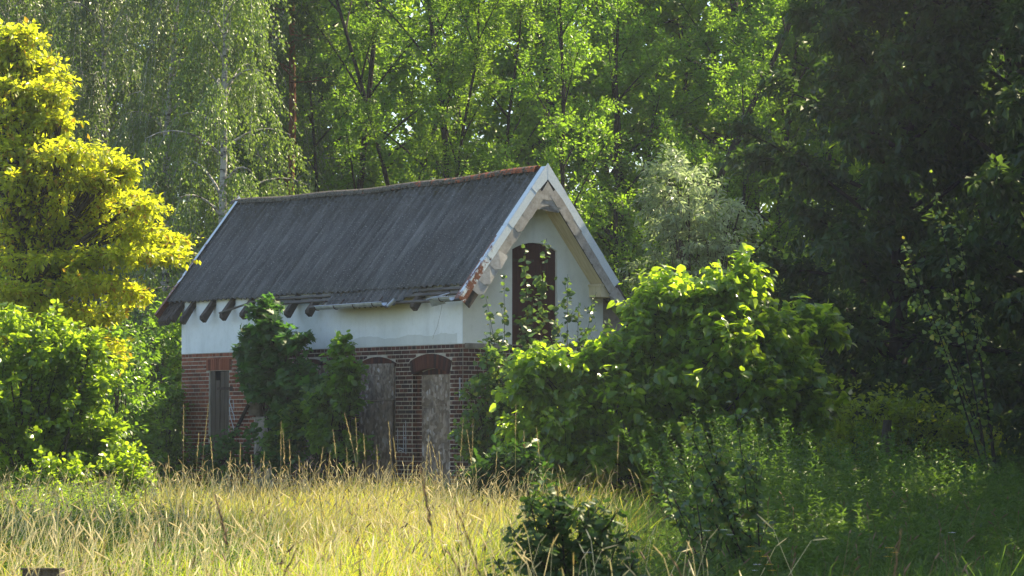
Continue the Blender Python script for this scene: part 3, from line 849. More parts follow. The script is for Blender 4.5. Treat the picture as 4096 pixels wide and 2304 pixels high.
for i in range(4): flash(-1, sg2[i] - (.03 if i else 0), sg2[i + 1], YF - .004 * (3 - i) - .002, 1, .14, .15, .045 + .005 * (3 - i))
sgf = [0, .8, 1.7, 2.5, SLEN + .02]
for i in range(4): flash(1, sgf[i], sgf[i + 1] - .005, L + OF, -1, .09, .16, .085)
for i in range(4): flash(-1, sgf[i], sgf[i + 1] - .005, L + OF, -1, .09, .16, .085)
# barge board behind the shingles (carries them) and dark shadow gap
for side in (1, -1):
    mb = MB(); y0 = -OF + .012
    mb.prism([slope_pt(side, .12, .0, y0), slope_pt(side, SLEN - .02, .0, y0), slope_pt(side, SLEN - .02, -.26, y0), slope_pt(side, .30, -.26, y0)], (0, .02, 0)); mb.build('barge_board', M['wood_rafter'], roof)
# fibre cement shingles hanging on the verge
def shingle(side, s, wdt, drop, y, roll=0.0, lift=0.0):
    """pointed shingle: top edge along slope s..s+wdt"""
    mb = MB()
    pts = [(s, -.085), (s + wdt, -.085), (s + wdt + .02, -drop + .07), (s + wdt - .06, -drop), (s + .04, -drop + .003), (s - .0, -drop + .01)]
    P = [slope_pt(side, a, b, y) for a, b in pts]
    if roll:
        P = [(p[0], p[1] - roll * max(0, (-.1 - b)) * (1 + a - s), p[2] + lift) for p, (a, b) in zip(P, pts)]
    mb.prism(P, (0, .007, 0)); return mb.build('verge_shingle', M['shingle'], roof)
ws = [.28, .30, .30, .27, .30, .31, .36, .22]
s = .42
for i, w in enumerate(ws):
    shingle(1, s, w + .03, .27 + .01 * (i % 2), -OF - .004 - .008 * (len(ws) - i) * .35, roll=(.5 if i >= 5 else 0.03 * (i % 3)))
    s += w
ws = [.30, .32, .31, .32, .33, .33, .34]
s = .40
for i, w in enumerate(ws):
    shingle(-1, s, w + .03, .27, -OF - .004 - .008 * (len(ws) - i) * .35); s += w
mb = MB()  # last big shingle at the right eave, with its notch
P = [slope_pt(-1, s, -.06, -OF - .008), slope_pt(-1, s + .42, -.05, -OF - .008), slope_pt(-1, s + .40, -.14, -OF - .008), slope_pt(-1, s + .24, -.28, -OF - .008), slope_pt(-1, s + .17, -.33, -OF - .008), slope_pt(-1, s + .10, -.25, -OF - .008), slope_pt(-1, s, -.30, -OF - .008)]
mb.prism(P, (0, .008, 0)); mb.build('verge_shingle', M['shingle'], roof)
# apex shingles
mb = MB(); zA = HR - .235; yA = -OF - .022
mb.prism([(W / 2, yA, zA), (W / 2 - .20, yA, zA - .28), (W / 2 - .13, yA, zA - .325), (W / 2, yA, zA - .345), (W / 2 + .12, yA, zA - .33), (W / 2 + .20, yA, zA - .29)], (0, .007, 0)); mb.build('verge_shingle', M['shingle'], roof)
mb = MB(); yA = -OF - .013
mb.prism([(W / 2 - .24, yA, zA - .30), (W / 2 + .22, yA, zA - .30), (W / 2 + .34, yA, zA - .50), (W / 2 + .24, yA, zA - .56), (W / 2 + .20, yA, zA - .50), (W / 2 + .10, yA, zA - .455), (W / 2 - .02, yA, zA - .445), (W / 2 - .13, yA, zA - .47), (W / 2 - .20, yA, zA - .52), (W / 2 - .27, yA, zA - .50)], (0, .007, 0)); mb.build('verge_shingle', M['shingle'], roof)
# soffits under the gable overhang: boards across
for side in (1, -1):
    sf = part('soffit', roof); nb = 7; top = .34; span = SLEN - .36 - top
    for i in range(nb):
        a = top + span * i / nb; b = top + span * (i + 1) / nb - .004
        mb = MB(); P = [slope_pt(side, a, -.262, -OF + .03), slope_pt(side, b, -.262, -OF + .03), slope_pt(side, b, -.262, -.008), slope_pt(side, a, -.262, -.008)]
        mb.prism(P, (0, 0, .018)); mb.build('board', M['soffit'], sf)
mb = MB(); mb.box((2.86, -OF + .03, 3.99), (3.16, -.01, 4.22)); mb.build('eave_box', M['soffit'], roof)
mb = MB(); mb.box((2.84, -OF + .015, 4.185), (3.17, -.009, 4.225)); mb.build('eave_moulding', M['soffit'], roof)
# gutter pieces
def gutter(a, b, x, za, zb, r=.065):
    mb = MB(); th = np.linspace(pi, 2 * pi, 8); V = []
    for (y, z) in ((a, za), (b, zb)):
        for q in th: V.append((x + r * cos(q), y, z + r * sin(q)))
        for q in th: V.append((x + (r - .006) * cos(q), y, z + (r - .006) * sin(q)))
    F = [(i, i + 1, i + 17, i + 16) for i in range(7)] + [(8 + i, 24 + i, 25 + i, 9 + i) for i in range(7)] + [(i, i + 8, i + 9, i + 1) for i in range(7)] + [(16 + i, 17 + i, 25 + i, 24 + i) for i in range(7)]
    mb.add(V, F); 
    g = mb.build('gutter', M['zinc'], house)
    mb = MB(); mb.tube([(x - r, a, za + .004), (x - r, b, zb + .004)], .011, 6); mb.build('gutter_bead', M['zinc'], g)
    for y in np.arange(a + .3, b, .62):
        t_ = (y - a) / (b - a); z = za + (zb - za) * t_
        mb = MB(); mb.tube([(x + (r + .004) * cos(q), y, z + (r + .004) * sin(q)) for q in np.linspace(pi, 2 * pi, 6)] + [(x + r + .12, y, z + .12)], .011, 4); mb.build('gutter_bracket', M['iron'], g)
    return g
gutter(1.76, 3.93, -.47, 3.875, 3.865)
gutter(-.28, .20, -.45, 3.90, 3.90)
mb = MB(); mb.prism([(-.36, .52, 3.875), (-.30, .52, 3.76), (-.34, .05, 3.80), (-.40, .05, 3.90)], (-.006, 0, .004)); mb.tube([(-.40, .55, 3.885), (-.44, -.20, 3.975)], .010, 5); mb.build('bent_gutter_strip', M['zinc'], house)
mb = MB(); mb.tube([(-.40, 1.52, 3.92), (-.46, 1.66, 3.80)], .035, 8); mb.build('downpipe_stub', M['zinc'], house)

# pole leaning on the wall
pb = hw(-.75, 7.75, 0)
po = thing('leaning_pole', 'dark wooden pole leaning on the brick wall beside the plank door', 'pole', tuple(pb))
mb = MB(); e = hw(-.03, 7.0, 2.06) - pb; mb.tube([(0, 0, -.05), tuple(e * .5 + [.01, 0, .01]), tuple(e)], [.045, .042, .036], 7); mb.build('shaft', M['bark_dark'], po, smooth=True)

# ================================================================ TREES OF THE FOREST EDGE
def tube_many(mb, pts, r0, r1, sides=5):
    mb.tube(pts, np.linspace(r0, r1, len(pts)), sides)

def forest_kind(seed, H, r_tr, n_limb, t0, spread, rise, n_tw, tw_len, n_per, size, tpl, droop=0.2, weep=False, crooked=.25, stems=1, gap=0.0, up=.6, hang=.25, tw_up=.3):
    """returns (trunk mesh builder, branch mesh builder, leaf arrays) for a forest tree, base at the origin"""
    r = np.random.default_rng(seed); tr = MB(); br = MB(); B = []; D = []; LL = []
    for s in range(stems):
        lean = r.normal(size=2) * (.05 if stems == 1 else .14)
        h = H * (1 if s == 0 else r.uniform(.7, .95)); tt = np.linspace(0, 1, 12)
        wob = np.cumsum(r.normal(size=(12, 2)) * crooked * .35, axis=0) * tt[:, None]
        tp = np.stack([lean[0] * h * tt + wob[:, 0] + (r.normal() * .2 if s else 0), lean[1] * h * tt + wob[:, 1] + (r.normal() * .2 if s else 0), h * tt - .15], 1)
        tr.tube(tp, r_tr * (1 - .85 * tt) * (1 if s == 0 else .7) + .01, 8)
        nl = n_limb // stems
        for i in range(nl):
            t_ = t0 + (1 - t0) * (i + r.random()) / nl
            f = t_ * 11; k = min(int(f), 10); p = tp[k] + (tp[k + 1] - tp[k]) * (f - k)
            az = i * 2.4 + r.uniform(-.5, .5); q = (t_ - t0) / (1 - t0)
            length = spread * (sqrt(max(0.02, 1 - (q - .25) ** 2 * 1.55)) if not weep else sqrt(max(.03, 1 - q ** 2))) * r.uniform(.55, 1.15)
            el = rise + r.uniform(-.2, .25) + .35 * q
            d = np.array([cos(az) * cos(el), sin(az) * cos(el), sin(el)])
            e = p + d * length; mid = p + d * length * .5 + np.array([0, 0, .10 * length * (1 if not weep else 1.6)])
            if weep: e = e + np.array([0, 0, -.30 * length])
            q5 = bez(p, mid, e, 7); tube_many(br, q5, r_tr * .34 * (1 - .6 * t_) + .006, .006)
            for j in range(n_tw):
                u = .22 + .78 * r.random() ** .8; ff = u * 6; kk = min(int(ff), 5)
                b = q5[kk] + (q5[kk + 1] - q5[kk]) * (ff - kk)
                if r.random() < gap: continue
                dd = nrm(d * .6 + r.normal(size=3) * .55 + np.array([0, 0, tw_up])) if not weep else nrm(d * .25 + r.normal(size=3) * .22 + np.array([0, 0, -.85]))
                B.append(b); D.append(dd); LL.append(tw_len * r.uniform(.5, 1.25))
    B, D, LL = np.array(B), np.array(D), np.array(LL)
    for i in range(0, len(B), 3):
        br.tube(np.array([B[i], B[i] + D[i] * LL[i] * .5, B[i] + D[i] * LL[i] - [0, 0, droop * LL[i] ** 2]]), [.006, .005, .003], 3)
    P, A, N, S = twig_leaves(B, D, LL, n_per, size, r, lateral=.10 if not weep else .07, droop=droop, up=up, hang=hang)
    return tr, br, (P, A, N, S)

def kind_meshes(name, barkm, leafm, tpl, **kw):
    tr, br, (P, A, N, S) = forest_kind(tpl=tpl, **kw)
    V, F, vv = leaves_geom(tpl, P, A, N, S)
    return (tr.mesh('trunk', M[barkm], True), br.mesh('branches', M[barkm], True), mesh_from('crown', V, F, M[leafm], {'v': vv}))

K = {}
K['birch'] = kind_meshes('birch', 'bark_birch', 'leaf_birch', T_RHOMB, seed=1, H=15, r_tr=.13, n_limb=46, t0=.14, spread=2.6, rise=.45, n_tw=26, tw_len=1.5, n_per=44, size=.085, weep=True, crooked=.22, up=.2, hang=.7)
K['birch2'] = kind_meshes('birch', 'bark_birch', 'leaf_birch', T_RHOMB, seed=7, H=14, r_tr=.11, n_limb=40, t0=.10, spread=2.3, rise=.4, n_tw=26, tw_len=1.7, n_per=44, size=.085, weep=True, crooked=.3, up=.2, hang=.7)
K['alder'] = kind_meshes('alder', 'bark_dark', 'leaf_alder', T_RHOMB, seed=2, H=15, r_tr=.12, n_limb=52, t0=.06, spread=2.7, rise=.55, n_tw=22, tw_len=.9, n_per=50, size=.084, crooked=.2, stems=3, gap=.10)
K['aspen'] = kind_meshes('aspen', 'bark_dark', 'leaf_alder', T_RHOMB, seed=3, H=14, r_tr=.10, n_limb=46, t0=.08, spread=2.2, rise=.8, n_tw=20, tw_len=.8, n_per=48, size=.082, crooked=.2, stems=2, gap=.10)
K['dark'] = kind_meshes('chestnut', 'bark_dark', 'leaf_dark', T_RHOMB, seed=4, H=14, r_tr=.26, n_limb=88, t0=.03, spread=4.1, rise=.2, n_tw=36, tw_len=.8, n_per=26, size=.21, crooked=.3, gap=.05, up=1.0, hang=.5, droop=.5)
K['backdrop'] = kind_meshes('maple', 'bark_dark', 'leaf_alder', T_RHOMB, seed=5, H=20, r_tr=.2, n_limb=64, t0=.05, spread=4.6, rise=.35, n_tw=18, tw_len=1.3, n_per=22, size=.24, crooked=.4)
K['scrub'] = kind_meshes('scrub', 'bark_dark', 'leaf_hazel', T_RHOMB, seed=6, H=4.6, r_tr=.05, n_limb=40, t0=.03, spread=1.7, rise=.6, n_tw=16, tw_len=.6, n_per=24, size=.10, crooked=.3, stems=4)

def plant_tree(kind, name, label, X, Y, rz, sc, group, color=(1, 1, 1), cat='tree', sz=None):
    tm, bm_, lm = K[kind]
    root = thing(name, label, cat, (X, Y, -.05), group, rz); root.scale = (sc, sc, sz or sc)
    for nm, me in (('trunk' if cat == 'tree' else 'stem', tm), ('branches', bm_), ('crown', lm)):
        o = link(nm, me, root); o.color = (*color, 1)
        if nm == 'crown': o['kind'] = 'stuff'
    return root

FG = 'trees of the forest edge behind the house'
def px2x(px, Y): return (px - 2048) / 12000. * Y
# (kind, name, label, D-px x of trunk in the 2576 view, Y, rot, scale, colour)
forest = [
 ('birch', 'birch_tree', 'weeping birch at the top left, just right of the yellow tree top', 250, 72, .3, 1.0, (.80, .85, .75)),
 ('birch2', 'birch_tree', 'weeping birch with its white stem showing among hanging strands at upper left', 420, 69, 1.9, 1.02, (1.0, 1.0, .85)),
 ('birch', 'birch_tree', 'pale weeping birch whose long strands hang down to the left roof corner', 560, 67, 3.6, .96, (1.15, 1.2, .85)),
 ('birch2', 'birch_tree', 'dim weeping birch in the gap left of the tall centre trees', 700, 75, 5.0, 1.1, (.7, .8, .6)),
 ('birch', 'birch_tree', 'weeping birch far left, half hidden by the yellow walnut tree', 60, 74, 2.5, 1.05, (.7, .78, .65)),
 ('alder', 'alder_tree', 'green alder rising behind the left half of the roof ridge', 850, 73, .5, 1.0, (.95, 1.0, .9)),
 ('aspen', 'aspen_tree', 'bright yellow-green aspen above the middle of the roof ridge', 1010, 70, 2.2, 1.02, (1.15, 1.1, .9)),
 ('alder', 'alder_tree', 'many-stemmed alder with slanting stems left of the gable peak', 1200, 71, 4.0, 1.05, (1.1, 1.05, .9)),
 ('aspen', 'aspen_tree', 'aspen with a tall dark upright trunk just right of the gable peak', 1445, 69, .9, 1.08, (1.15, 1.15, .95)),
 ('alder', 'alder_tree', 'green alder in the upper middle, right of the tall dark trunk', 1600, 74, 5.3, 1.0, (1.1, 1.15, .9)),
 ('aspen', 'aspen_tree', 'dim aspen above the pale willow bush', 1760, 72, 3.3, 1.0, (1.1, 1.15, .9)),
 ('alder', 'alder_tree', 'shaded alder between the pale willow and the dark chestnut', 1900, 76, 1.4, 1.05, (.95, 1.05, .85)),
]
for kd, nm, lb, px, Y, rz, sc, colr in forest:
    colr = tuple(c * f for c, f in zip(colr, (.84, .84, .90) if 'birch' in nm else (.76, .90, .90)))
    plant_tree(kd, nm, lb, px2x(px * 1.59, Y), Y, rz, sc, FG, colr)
# a second, deeper rank fills the wood behind them
deep = [(-17.5, 86), (-12.8, 90), (-8.2, 86.5), (-3.6, 91), (1.0, 87), (5.5, 91), (10.2, 87), (14.8, 90), (19.5, 86), (-15, 97), (-6, 99), (3.5, 98), (12.5, 98), (-10.5, 105), (-1.5, 105), (8, 105), (17, 104), (-18, 106), (13, 80), (18, 76), (9.5, 76), (-11, 81), (-5.5, 82), (.5, 81), (4.5, 83), (7.0, 80)]
for i, (X, Y) in enumerate(deep):
    plant_tree('backdrop', 'broadleaf_tree', 'tall dim broadleaf tree deep in the wood behind the edge trees', X, Y, i * 1.7, 1.0 + .05 * (i % 3), 'tall trees deeper in the wood', (.95, 1.05, .85))
# undergrowth along the foot of the wood
HZ = ['far left behind the walnut', 'left of the birch trunks', 'left of the house end', 'behind the middle of the long roof', 'behind the gable', 'right of the gable behind the lime bush', 'under the pale willow', 'between willow and chestnuts', 'behind the chestnut trunks', 'beside the hazel shrub']
for i, (X, Y, sc) in enumerate([(-12, 70, 1.0), (-9.2, 66, .9), (-7.4, 65, .95), (-5.0, 69, 1.1), (2.0, 67, 1.0), (4.4, 66, 1.05), (6.6, 69, 1.1), (9.6, 68, 1.0), (12.2, 70, 1.1), (-10.5, 62, .8)]):
    plant_tree('scrub', 'hazel_bush', 'dim green bush at the forest foot, ' + HZ[i], X, Y, i * 2.1, sc, 'bushes at the foot of the wood', (.8, .9, .8), cat='bush')
# bare pine trunks with orange bark in the gaps
for i, (px, Y, label) in enumerate([(728, 71.5, 'orange-barked pine trunk in the dark gap behind the left end of the roof'), (492, 71, 'brown pine trunk showing below the hanging birch strands')]):
    X = px2x(px * 1.59, Y); root = thing('pine_tree', label, 'tree', (X, Y, 0), 'pine trunks in the gaps')
    mb = MB(); pts = [(0, 0, -.1), (.03, 0, 3), (-.05, 0, 6), (.05, .1, 9), (0, .1, 13)]; mb.tube(pts, [.12, .11, .10, .09, .06], 9); mb.build('trunk', M['bark_pine'], root, smooth=True)
    mb = MB(); r = np.random.default_rng(50 + i); B = []; D = []
    for k in range(22):
        az = r.uniform(0, 6.28); z = r.uniform(9.5, 13); l = r.uniform(.8, 1.8); e = np.array([cos(az) * l, sin(az) * l, z + r.uniform(-.1, .5)])
        mb.tube([(0, 0, z), tuple(e * [.5, .5, 1]), tuple(e)], [.03, .02, .01], 4)
        for j in range(12): B.append(np.array([0, 0, z]) + (e - [0, 0, z]) * r.uniform(.3, 1)); D.append(nrm(r.normal(size=3)))
    for k in range(7):
        az = r.uniform(0, 6.28); z = r.uniform(3, 9); mb.tube([(0, 0, z), (cos(az) * .5, sin(az) * .5, z + .05)], [.02, .008], 4)
    mb.build('branches', M['bark_pine'], root, kind='stuff')
    P, A, N, S = twig_leaves(np.array(B), np.array(D), np.full(len(B), .4), 30, .13, r)
    foliage_object('crown', T_SLIM, P, A, N, S, M['leaf_dark'], root)

# pale willow bush
w = at(1745 * 1.59, 1713, 66)
lobed_plant('willow_bush', 'pale silvery willow bush right of the gable against the dark wood', 'bush', (w[0], 66, 0),
            [(w[0] - .2, 66, 5.2, 1.1, 1.0, 1.6, 140), (w[0] + .2, 65.8, 3.6, 1.3, 1.0, 1.5, 120), (w[0] - .4, 66, 6.9, .7, .6, .9, 70), (w[0] + .5, 66, 6.0, .8, .7, 1.0, 70)],
            T_SLIM, 'willow', M['leaf_willow'], .15, n_per=34, twig=.7, seed=3, up=.3, hang=.5, droop=.5, stem_r=.05, stems=2, outward=.7, upw=.3)

# big dark chestnut trees on the right
for i, (X, Y, rz, sc, lab, colr) in enumerate([
    (10.8, 59, .4, 1.0, 'huge dark chestnut filling the upper right corner', (1, 1, 1)),
    (7.7, 61, 2.6, .90, 'dark chestnut behind the big bush, left edge of the dark trees', (.85, .95, .8)),
    (12.5, 53, 4.4, .95, 'dark chestnut at the right edge of the picture', (.9, .9, .9)),
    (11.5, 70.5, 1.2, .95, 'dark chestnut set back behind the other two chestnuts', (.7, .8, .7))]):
    plant_tree('dark', 'chestnut_tree', lab, X, Y, rz, sc, 'dark chestnuts on the right', colr)
# the same row goes on outside the frame and shades the right of the meadow
for i, (X, Y, rz, sc) in enumerate([(12.8, 46, 1.0, .95), (11.4, 39, 3.0, .92), (10.0, 32, 2.0, .88), (8.6, 25.5, 5.1, .78), (7.6, 20, 4.1, .7), (17, 52, .2, 1.1)]):
    plant_tree('dark', 'chestnut_tree', 'chestnut standing outside the picture to the right of the meadow', X, Y, rz, sc, 'chestnuts beyond the right edge', (1, 1, 1))

for i, (X, Y, z0, rr) in enumerate([(10.6, 43.0, 20.5, 1.9), (11.9, 40.2, 21.5, 1.9), (10.2, 38.2, 20.6, 1.6), (13.2, 46, 22.6, 1.9), (9.4, 34.5, 19.2, 1.3)]):  # unseen pines, added to throw shade on the left of the meadow
    root = thing('pine_tree', 'unseen high-crowned pine added beyond the right edge to shade the meadow', 'tree', (X, Y, 0), 'added shade pines beyond the right edge')
    mb = MB(); mb.tube([(0, 0, -.1), (.1, 0, 8), (0, .1, 16), (0, 0, z0 + 2)], [.22, .19, .14, .05], 9); mb.build('trunk', M['bark_pine'], root, smooth=True)
    r = np.random.default_rng(90 + i); u = nrm(r.normal(size=(420, 3))); B = u * (r.random(420) ** .5)[:, None] * [rr, rr, 1.9] + [0, 0, z0 + .6]
    P, A, N, S = twig_leaves(B, nrm(u + r.normal(size=u.shape) * .4), np.full(420, .5), 60, .18, r)
    foliage_object('crown', T_SLIM, P, A, N, S, M['leaf_dark'], root)

# ================================================================ BROADLEAF THINGS ROUND THE HOUSE
def DP(dx, dy, Y): return at(dx * 1.59, dy * 1.59, Y)
# yellow walnut tree (left)
Yw = 47.
L_ = []
for dx, dy, rx, rz, n in [(50, 95, .40, .12, 44), (20, 150, .62, .15, 60), (85, 165, .42, .12, 34), (30, 225, .85, .17, 76), (120, 240, .48, .12, 40), (150, 205, .22, .08, 12), (50, 300, .80, .16, 70), (140, 305, .30, .10, 24), (20, 370, .75, .16, 60), (110, 385, .50, .13, 44),
                          (180, 385, .75, .13, 64), (285, 415, .40, .09, 30), (70, 450, .95, .16, 80), (230, 455, .60, .12, 56), (320, 440, .18, .07, 10), (90, 520, 1.05, .15, 90), (270, 505, .75, .12, 60), (360, 520, .38, .08, 26), (60, 590, 1.0, .15, 84), (210, 575, .75, .13, 64), (340, 580, .50, .10, 40), (425, 610, .34, .07, 24),
                          (120, 660, .95, .14, 80), (290, 640, .70, .10, 52), (410, 640, .40, .07, 24), (40, 730, .85, .14, 66), (220, 715, .75, .10, 54), (322, 735, .34, .08, 30), (150, 790, .85, .13, 66), (250, 800, .32, .10, 28), (60, 850, .85, .15, 60), (230, 865, .52, .12, 44), (280, 900, .22, .12, 20)]:
    p = DP(dx, dy, Yw + rng.uniform(-.5, .5)); L_.append((p[0], p[1], p[2], rx * 1.08, rx * .75, rz * 1.15, int(n * 1.75)))
hub = DP(40, 760, Yw + .3)
lobed_plant('walnut_tree', 'bright yellow-green walnut tree reaching in from the left edge', 'tree', (-8.6, Yw + .3, 0), L_, T_RHOMB, 'walnut', M['leaf_yellow'], .10,
            n_per=14, twig=.28, seed=5, singles=300, up=1.1, hang=.25, droop=.5, barkm='bark', stem_r=.085, stems=1, outward=.8, upw=.12, shell=.10, lateral=.07, hub=hub, twig_r=.005, fwd=.5)
# green hazel below it
Yh = 44.
L_ = []
for dx, dy, rx, rz, n in [(40, 850, .9, .45, 110), (140, 900, .6, .5, 90), (20, 980, .9, .5, 110), (170, 1010, .6, .5, 100), (60, 1100, 1.0, .45, 120), (220, 1090, .55, .4, 90), (270, 1160, .45, .28, 70), (120, 1190, .9, .3, 90), (-60, 1050, .8, .8, 80), (250, 960, .3, .2, 30), (300, 1205, .4, .18, 44), (215, 870, .35, .2, 34), (330, 1190, .25, .2, 20)]:
    p = DP(dx, dy, Yh + rng.uniform(-.4, .4)); L_.append((p[0], p[1], p[2], rx, rx, rz, n))
lobed_plant('hazel_shrub', 'sunlit green hazel shrub below the yellow walnut tree', 'bush', (-7.0, Yh, 0), L_, T_ROUND, 'hazel', M['leaf_bright'], .082, n_per=24, twig=.38, seed=8, singles=300, color=(.88, .88, .9),
            up=.9, stem_r=.03, stems=1, outward=.8, upw=.4, shell=.3)
# shaded bushes between the hazel and the house
for nm, lab, dx, dy, Y, rx, rz, n, sd in [('elder_bush', 'dark elder bush standing off the left corner of the house', 385, 960, 63.5, 1.0, 1.7, 260, 11), ('elder_bush', 'low dark elder bush left of the house behind the sunlit hazel', 290, 1000, 57.5, .9, 1.5, 220, 12)]:
    p = DP(dx, dy, Y)
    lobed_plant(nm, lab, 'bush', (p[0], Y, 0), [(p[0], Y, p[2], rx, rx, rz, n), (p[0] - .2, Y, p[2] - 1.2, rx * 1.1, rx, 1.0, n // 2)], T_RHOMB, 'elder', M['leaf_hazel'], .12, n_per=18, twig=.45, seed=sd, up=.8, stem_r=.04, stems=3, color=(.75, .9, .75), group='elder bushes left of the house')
p = hw(-.55, 9.2, 0)
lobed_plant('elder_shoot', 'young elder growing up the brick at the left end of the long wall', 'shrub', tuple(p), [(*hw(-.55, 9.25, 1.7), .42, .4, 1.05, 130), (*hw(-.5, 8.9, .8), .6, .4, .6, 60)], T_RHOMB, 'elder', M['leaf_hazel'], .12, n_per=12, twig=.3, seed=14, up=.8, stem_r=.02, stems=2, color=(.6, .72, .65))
# maple sapling before the long wall
def wallp(dx, dy, off):    # a point 'off' metres in front of the long wall seen at D pixel
    px, py = dx * 1.59, dy * 1.59
    F = 12000.; a = (px - 2048) / F; b = (1152 - py) / F; c, s = cos(radians(PITCH)), sin(radians(PITCH))
    d = Vector((a, c - b * s, s + b * c)); inv = HX.inverted(); o = inv @ Vector((0, 0, EYE)); dl = inv.to_3x3() @ d
    k = (-off - o.x) / dl.x; return np.array(HX @ (o + dl * k))
L_ = []
for dx, dy, rx, rz, n in [(668, 785, .22, .16, 46), (688, 825, .27, .16, 46), (640, 850, .22, .12, 36), (730, 855, .16, .10, 22), (672, 885, .34, .15, 54), (755, 860, .12, .07, 12), (620, 890, .2, .10, 26), (690, 930, .42, .18, 72), (640, 945, .3, .16, 50), (752, 940, .28, .16, 40), (700, 985, .5, .22, 90), (780, 980, .40, .25, 70), (740, 1050, .5, .3, 80)]:
    p = wallp(dx, dy, .95); L_.append((*p, rx, rx, rz, n))
b0 = wallp(690, 1200, .95); b0[2] = 0
lobed_plant('maple_sapling', 'dark young maple standing in front of the white and brick long wall', 'tree', tuple(b0), L_, T_MAPLE, 'maple', M['leaf_maple'], .15, n_per=7, twig=.26, seed=21, singles=300, up=1.6, hang=.3,
            barkm='bark_dark', stem_r=.030, stems=1, outward=1.0, upw=.15, shell=.35, lateral=.05, droop=.3, hub=tuple(b0 + [0, 0, 1.2]))
# shrub with upright shoots right of the maple
L_ = []
for dx, dy, rx, rz, n in [(862, 890, .10, .30, 22), (880, 930, .14, .22, 22), (835, 900, .06, .2, 8), (865, 960, .28, .3, 60), (830, 1010, .4, .3, 80), (880, 1010, .2, .3, 36), (770, 1060, .45, .3, 80), (830, 1090, .5, .3, 90), (720, 1110, .5, .25, 70), (890, 1130, .3, .2, 30)]:
    p = wallp(dx, dy, 1.0); L_.append((*p, rx, rx, rz, n))
b0 = wallp(840, 1200, 1.0); b0[2] = 0
lobed_plant('dogwood_shrub', 'green dogwood shrub with upright shoots left of the boarded windows', 'shrub', tuple(b0), L_, T_ROUND, 'dogwood', M['leaf_hazel'], .12, n_per=9, twig=.30, seed=24, singles=250, up=1.0, hang=.4,
            barkm='bark_dark', stem_r=.014, stems=2, outward=.7, upw=.5, color=(.62, .80, .68))
b0 = wallp(640, 1170, .6); b0[2] = 0
lobed_plant('bramble', 'low dark bramble at the foot of the long wall under the maple', 'shrub', tuple(b0), [(*wallp(640, 1130, .6), .8, .4, .45, 60), (*wallp(780, 1150, .8), .9, .4, .4, 70), (*wallp(560, 1150, .6), .5, .3, .3, 30)], T_ROUND, 'bramble', M['leaf_maple'], .11, n_per=9, twig=.35, seed=25, up=1.0, barkm='bark_dark', stem_r=.012, stems=2)

# aspen saplings in front of the gable: explicit shoots with round leaves
def shoots(name, label, base, tips, size, n_leaf, mat, tpl, key, seed, stem_r=.014, singles=200, side=8, color=None, cat='tree', bend=.2, sidelen=.4, up=.55, hang=.5):
    r = np.random.default_rng(seed); root = thing(name, label, cat, tuple(base)); base = np.array(base, float)
    st = MB(); br = MB(); P = []; A = []; N = []; S = []
    for tip in tips:
        tip = np.array(tip, float); b = base + r.normal(size=3) * [.08, .08, 0]; mid = (b + tip) / 2 + r.normal(size=3) * [bend, bend, .05]
        mid[0] = b[0] * .65 + tip[0] * .35 + r.normal() * bend * .4
        q = bez(b, mid, tip, 12); st.tube(q - base, np.linspace(stem_r, .003, 12), 5)
        segs = [q[3:]]
        for j in range(side):
            k = r.integers(4, 11); az = r.uniform(0, 6.28); l = sidelen * r.uniform(.5, 1.3) * (1 - .5 * (k - 4) / 7); d = nrm(np.array([cos(az) * .8, sin(az) * .8, r.uniform(.5, 1.0)]))
            e = q[k] + d * l; m = q[k] + d * l * .5 + [0, 0, -.04]
            bb = bez(q[k], m, e, 5); br.tube(bb - base, np.linspace(.005, .0018, 5), 4); segs.append(bb)
        for sgm in segs:
            ln = np.linalg.norm(np.diff(sgm, axis=0), axis=1).sum(); n = max(3, int(n_leaf * ln))
            for i in range(n):
                f = r.random() ** .8 * (len(sgm) - 1); k = min(int(f), len(sgm) - 2); p = sgm[k] + (sgm[k + 1] - sgm[k]) * (f - k)
                a = nrm(r.normal(size=3) * [1, 1, .4] + [0, 0, -hang + .2]); P.append(p + a * .02); A.append(a); N.append(r.normal(size=3) * .6 + [0, -.5, up]); S.append(size * r.uniform(.55, 1.2) * (1.15 - .4 * f / len(sgm)))
    st.build('trunk' if cat == 'tree' else 'stem', M['bark_dark'], root, smooth=True); br.build('branches', M['bark_dark'], root)
    P = np.array(P) - base; A = np.array(A); N = np.array(N); S = np.array(S)
    order = r.permutation(len(P)); a, b = order[:singles], order[singles:]
    single_leaves(tpl, key, P[a], A[a], N[a], S[a], mat, root, color=color)
    if len(b): foliage_object('foliage', tpl, P[b], A[b], N[b], S[b], mat, root, color=color)
    return root
Ya = 51.2
shoots('aspen_sapling', 'tall slender aspen sapling growing in front of the dark red loft door', (*DP(1335, 1200, Ya)[:2], 0), [DP(1375, 600, Ya), DP(1318, 625, Ya), DP(1345, 720, Ya - .2), DP(1400, 780, Ya - .2), DP(1310, 800, Ya), DP(1350, 850, Ya), DP(1420, 840, Ya - .1)], .115, 24, M['leaf_aspen'], T_ROUND, 'aspen', 31, singles=280, side=14, sidelen=.5, color=(.85, .95, .9))
shoots('aspen_sapling', 'thin aspen sapling before the white wall left of the loft door', (*DP(1285, 1180, Ya)[:2], 0), [DP(1222, 745, Ya), DP(1268, 690, Ya), DP(1232, 815, Ya), DP(1228, 850, Ya - .1)], .11, 22, M['leaf_aspen'], T_ROUND, 'aspen', 32, singles=200, side=12, sidelen=.35, bend=.12, color=(.85, .95, .9))
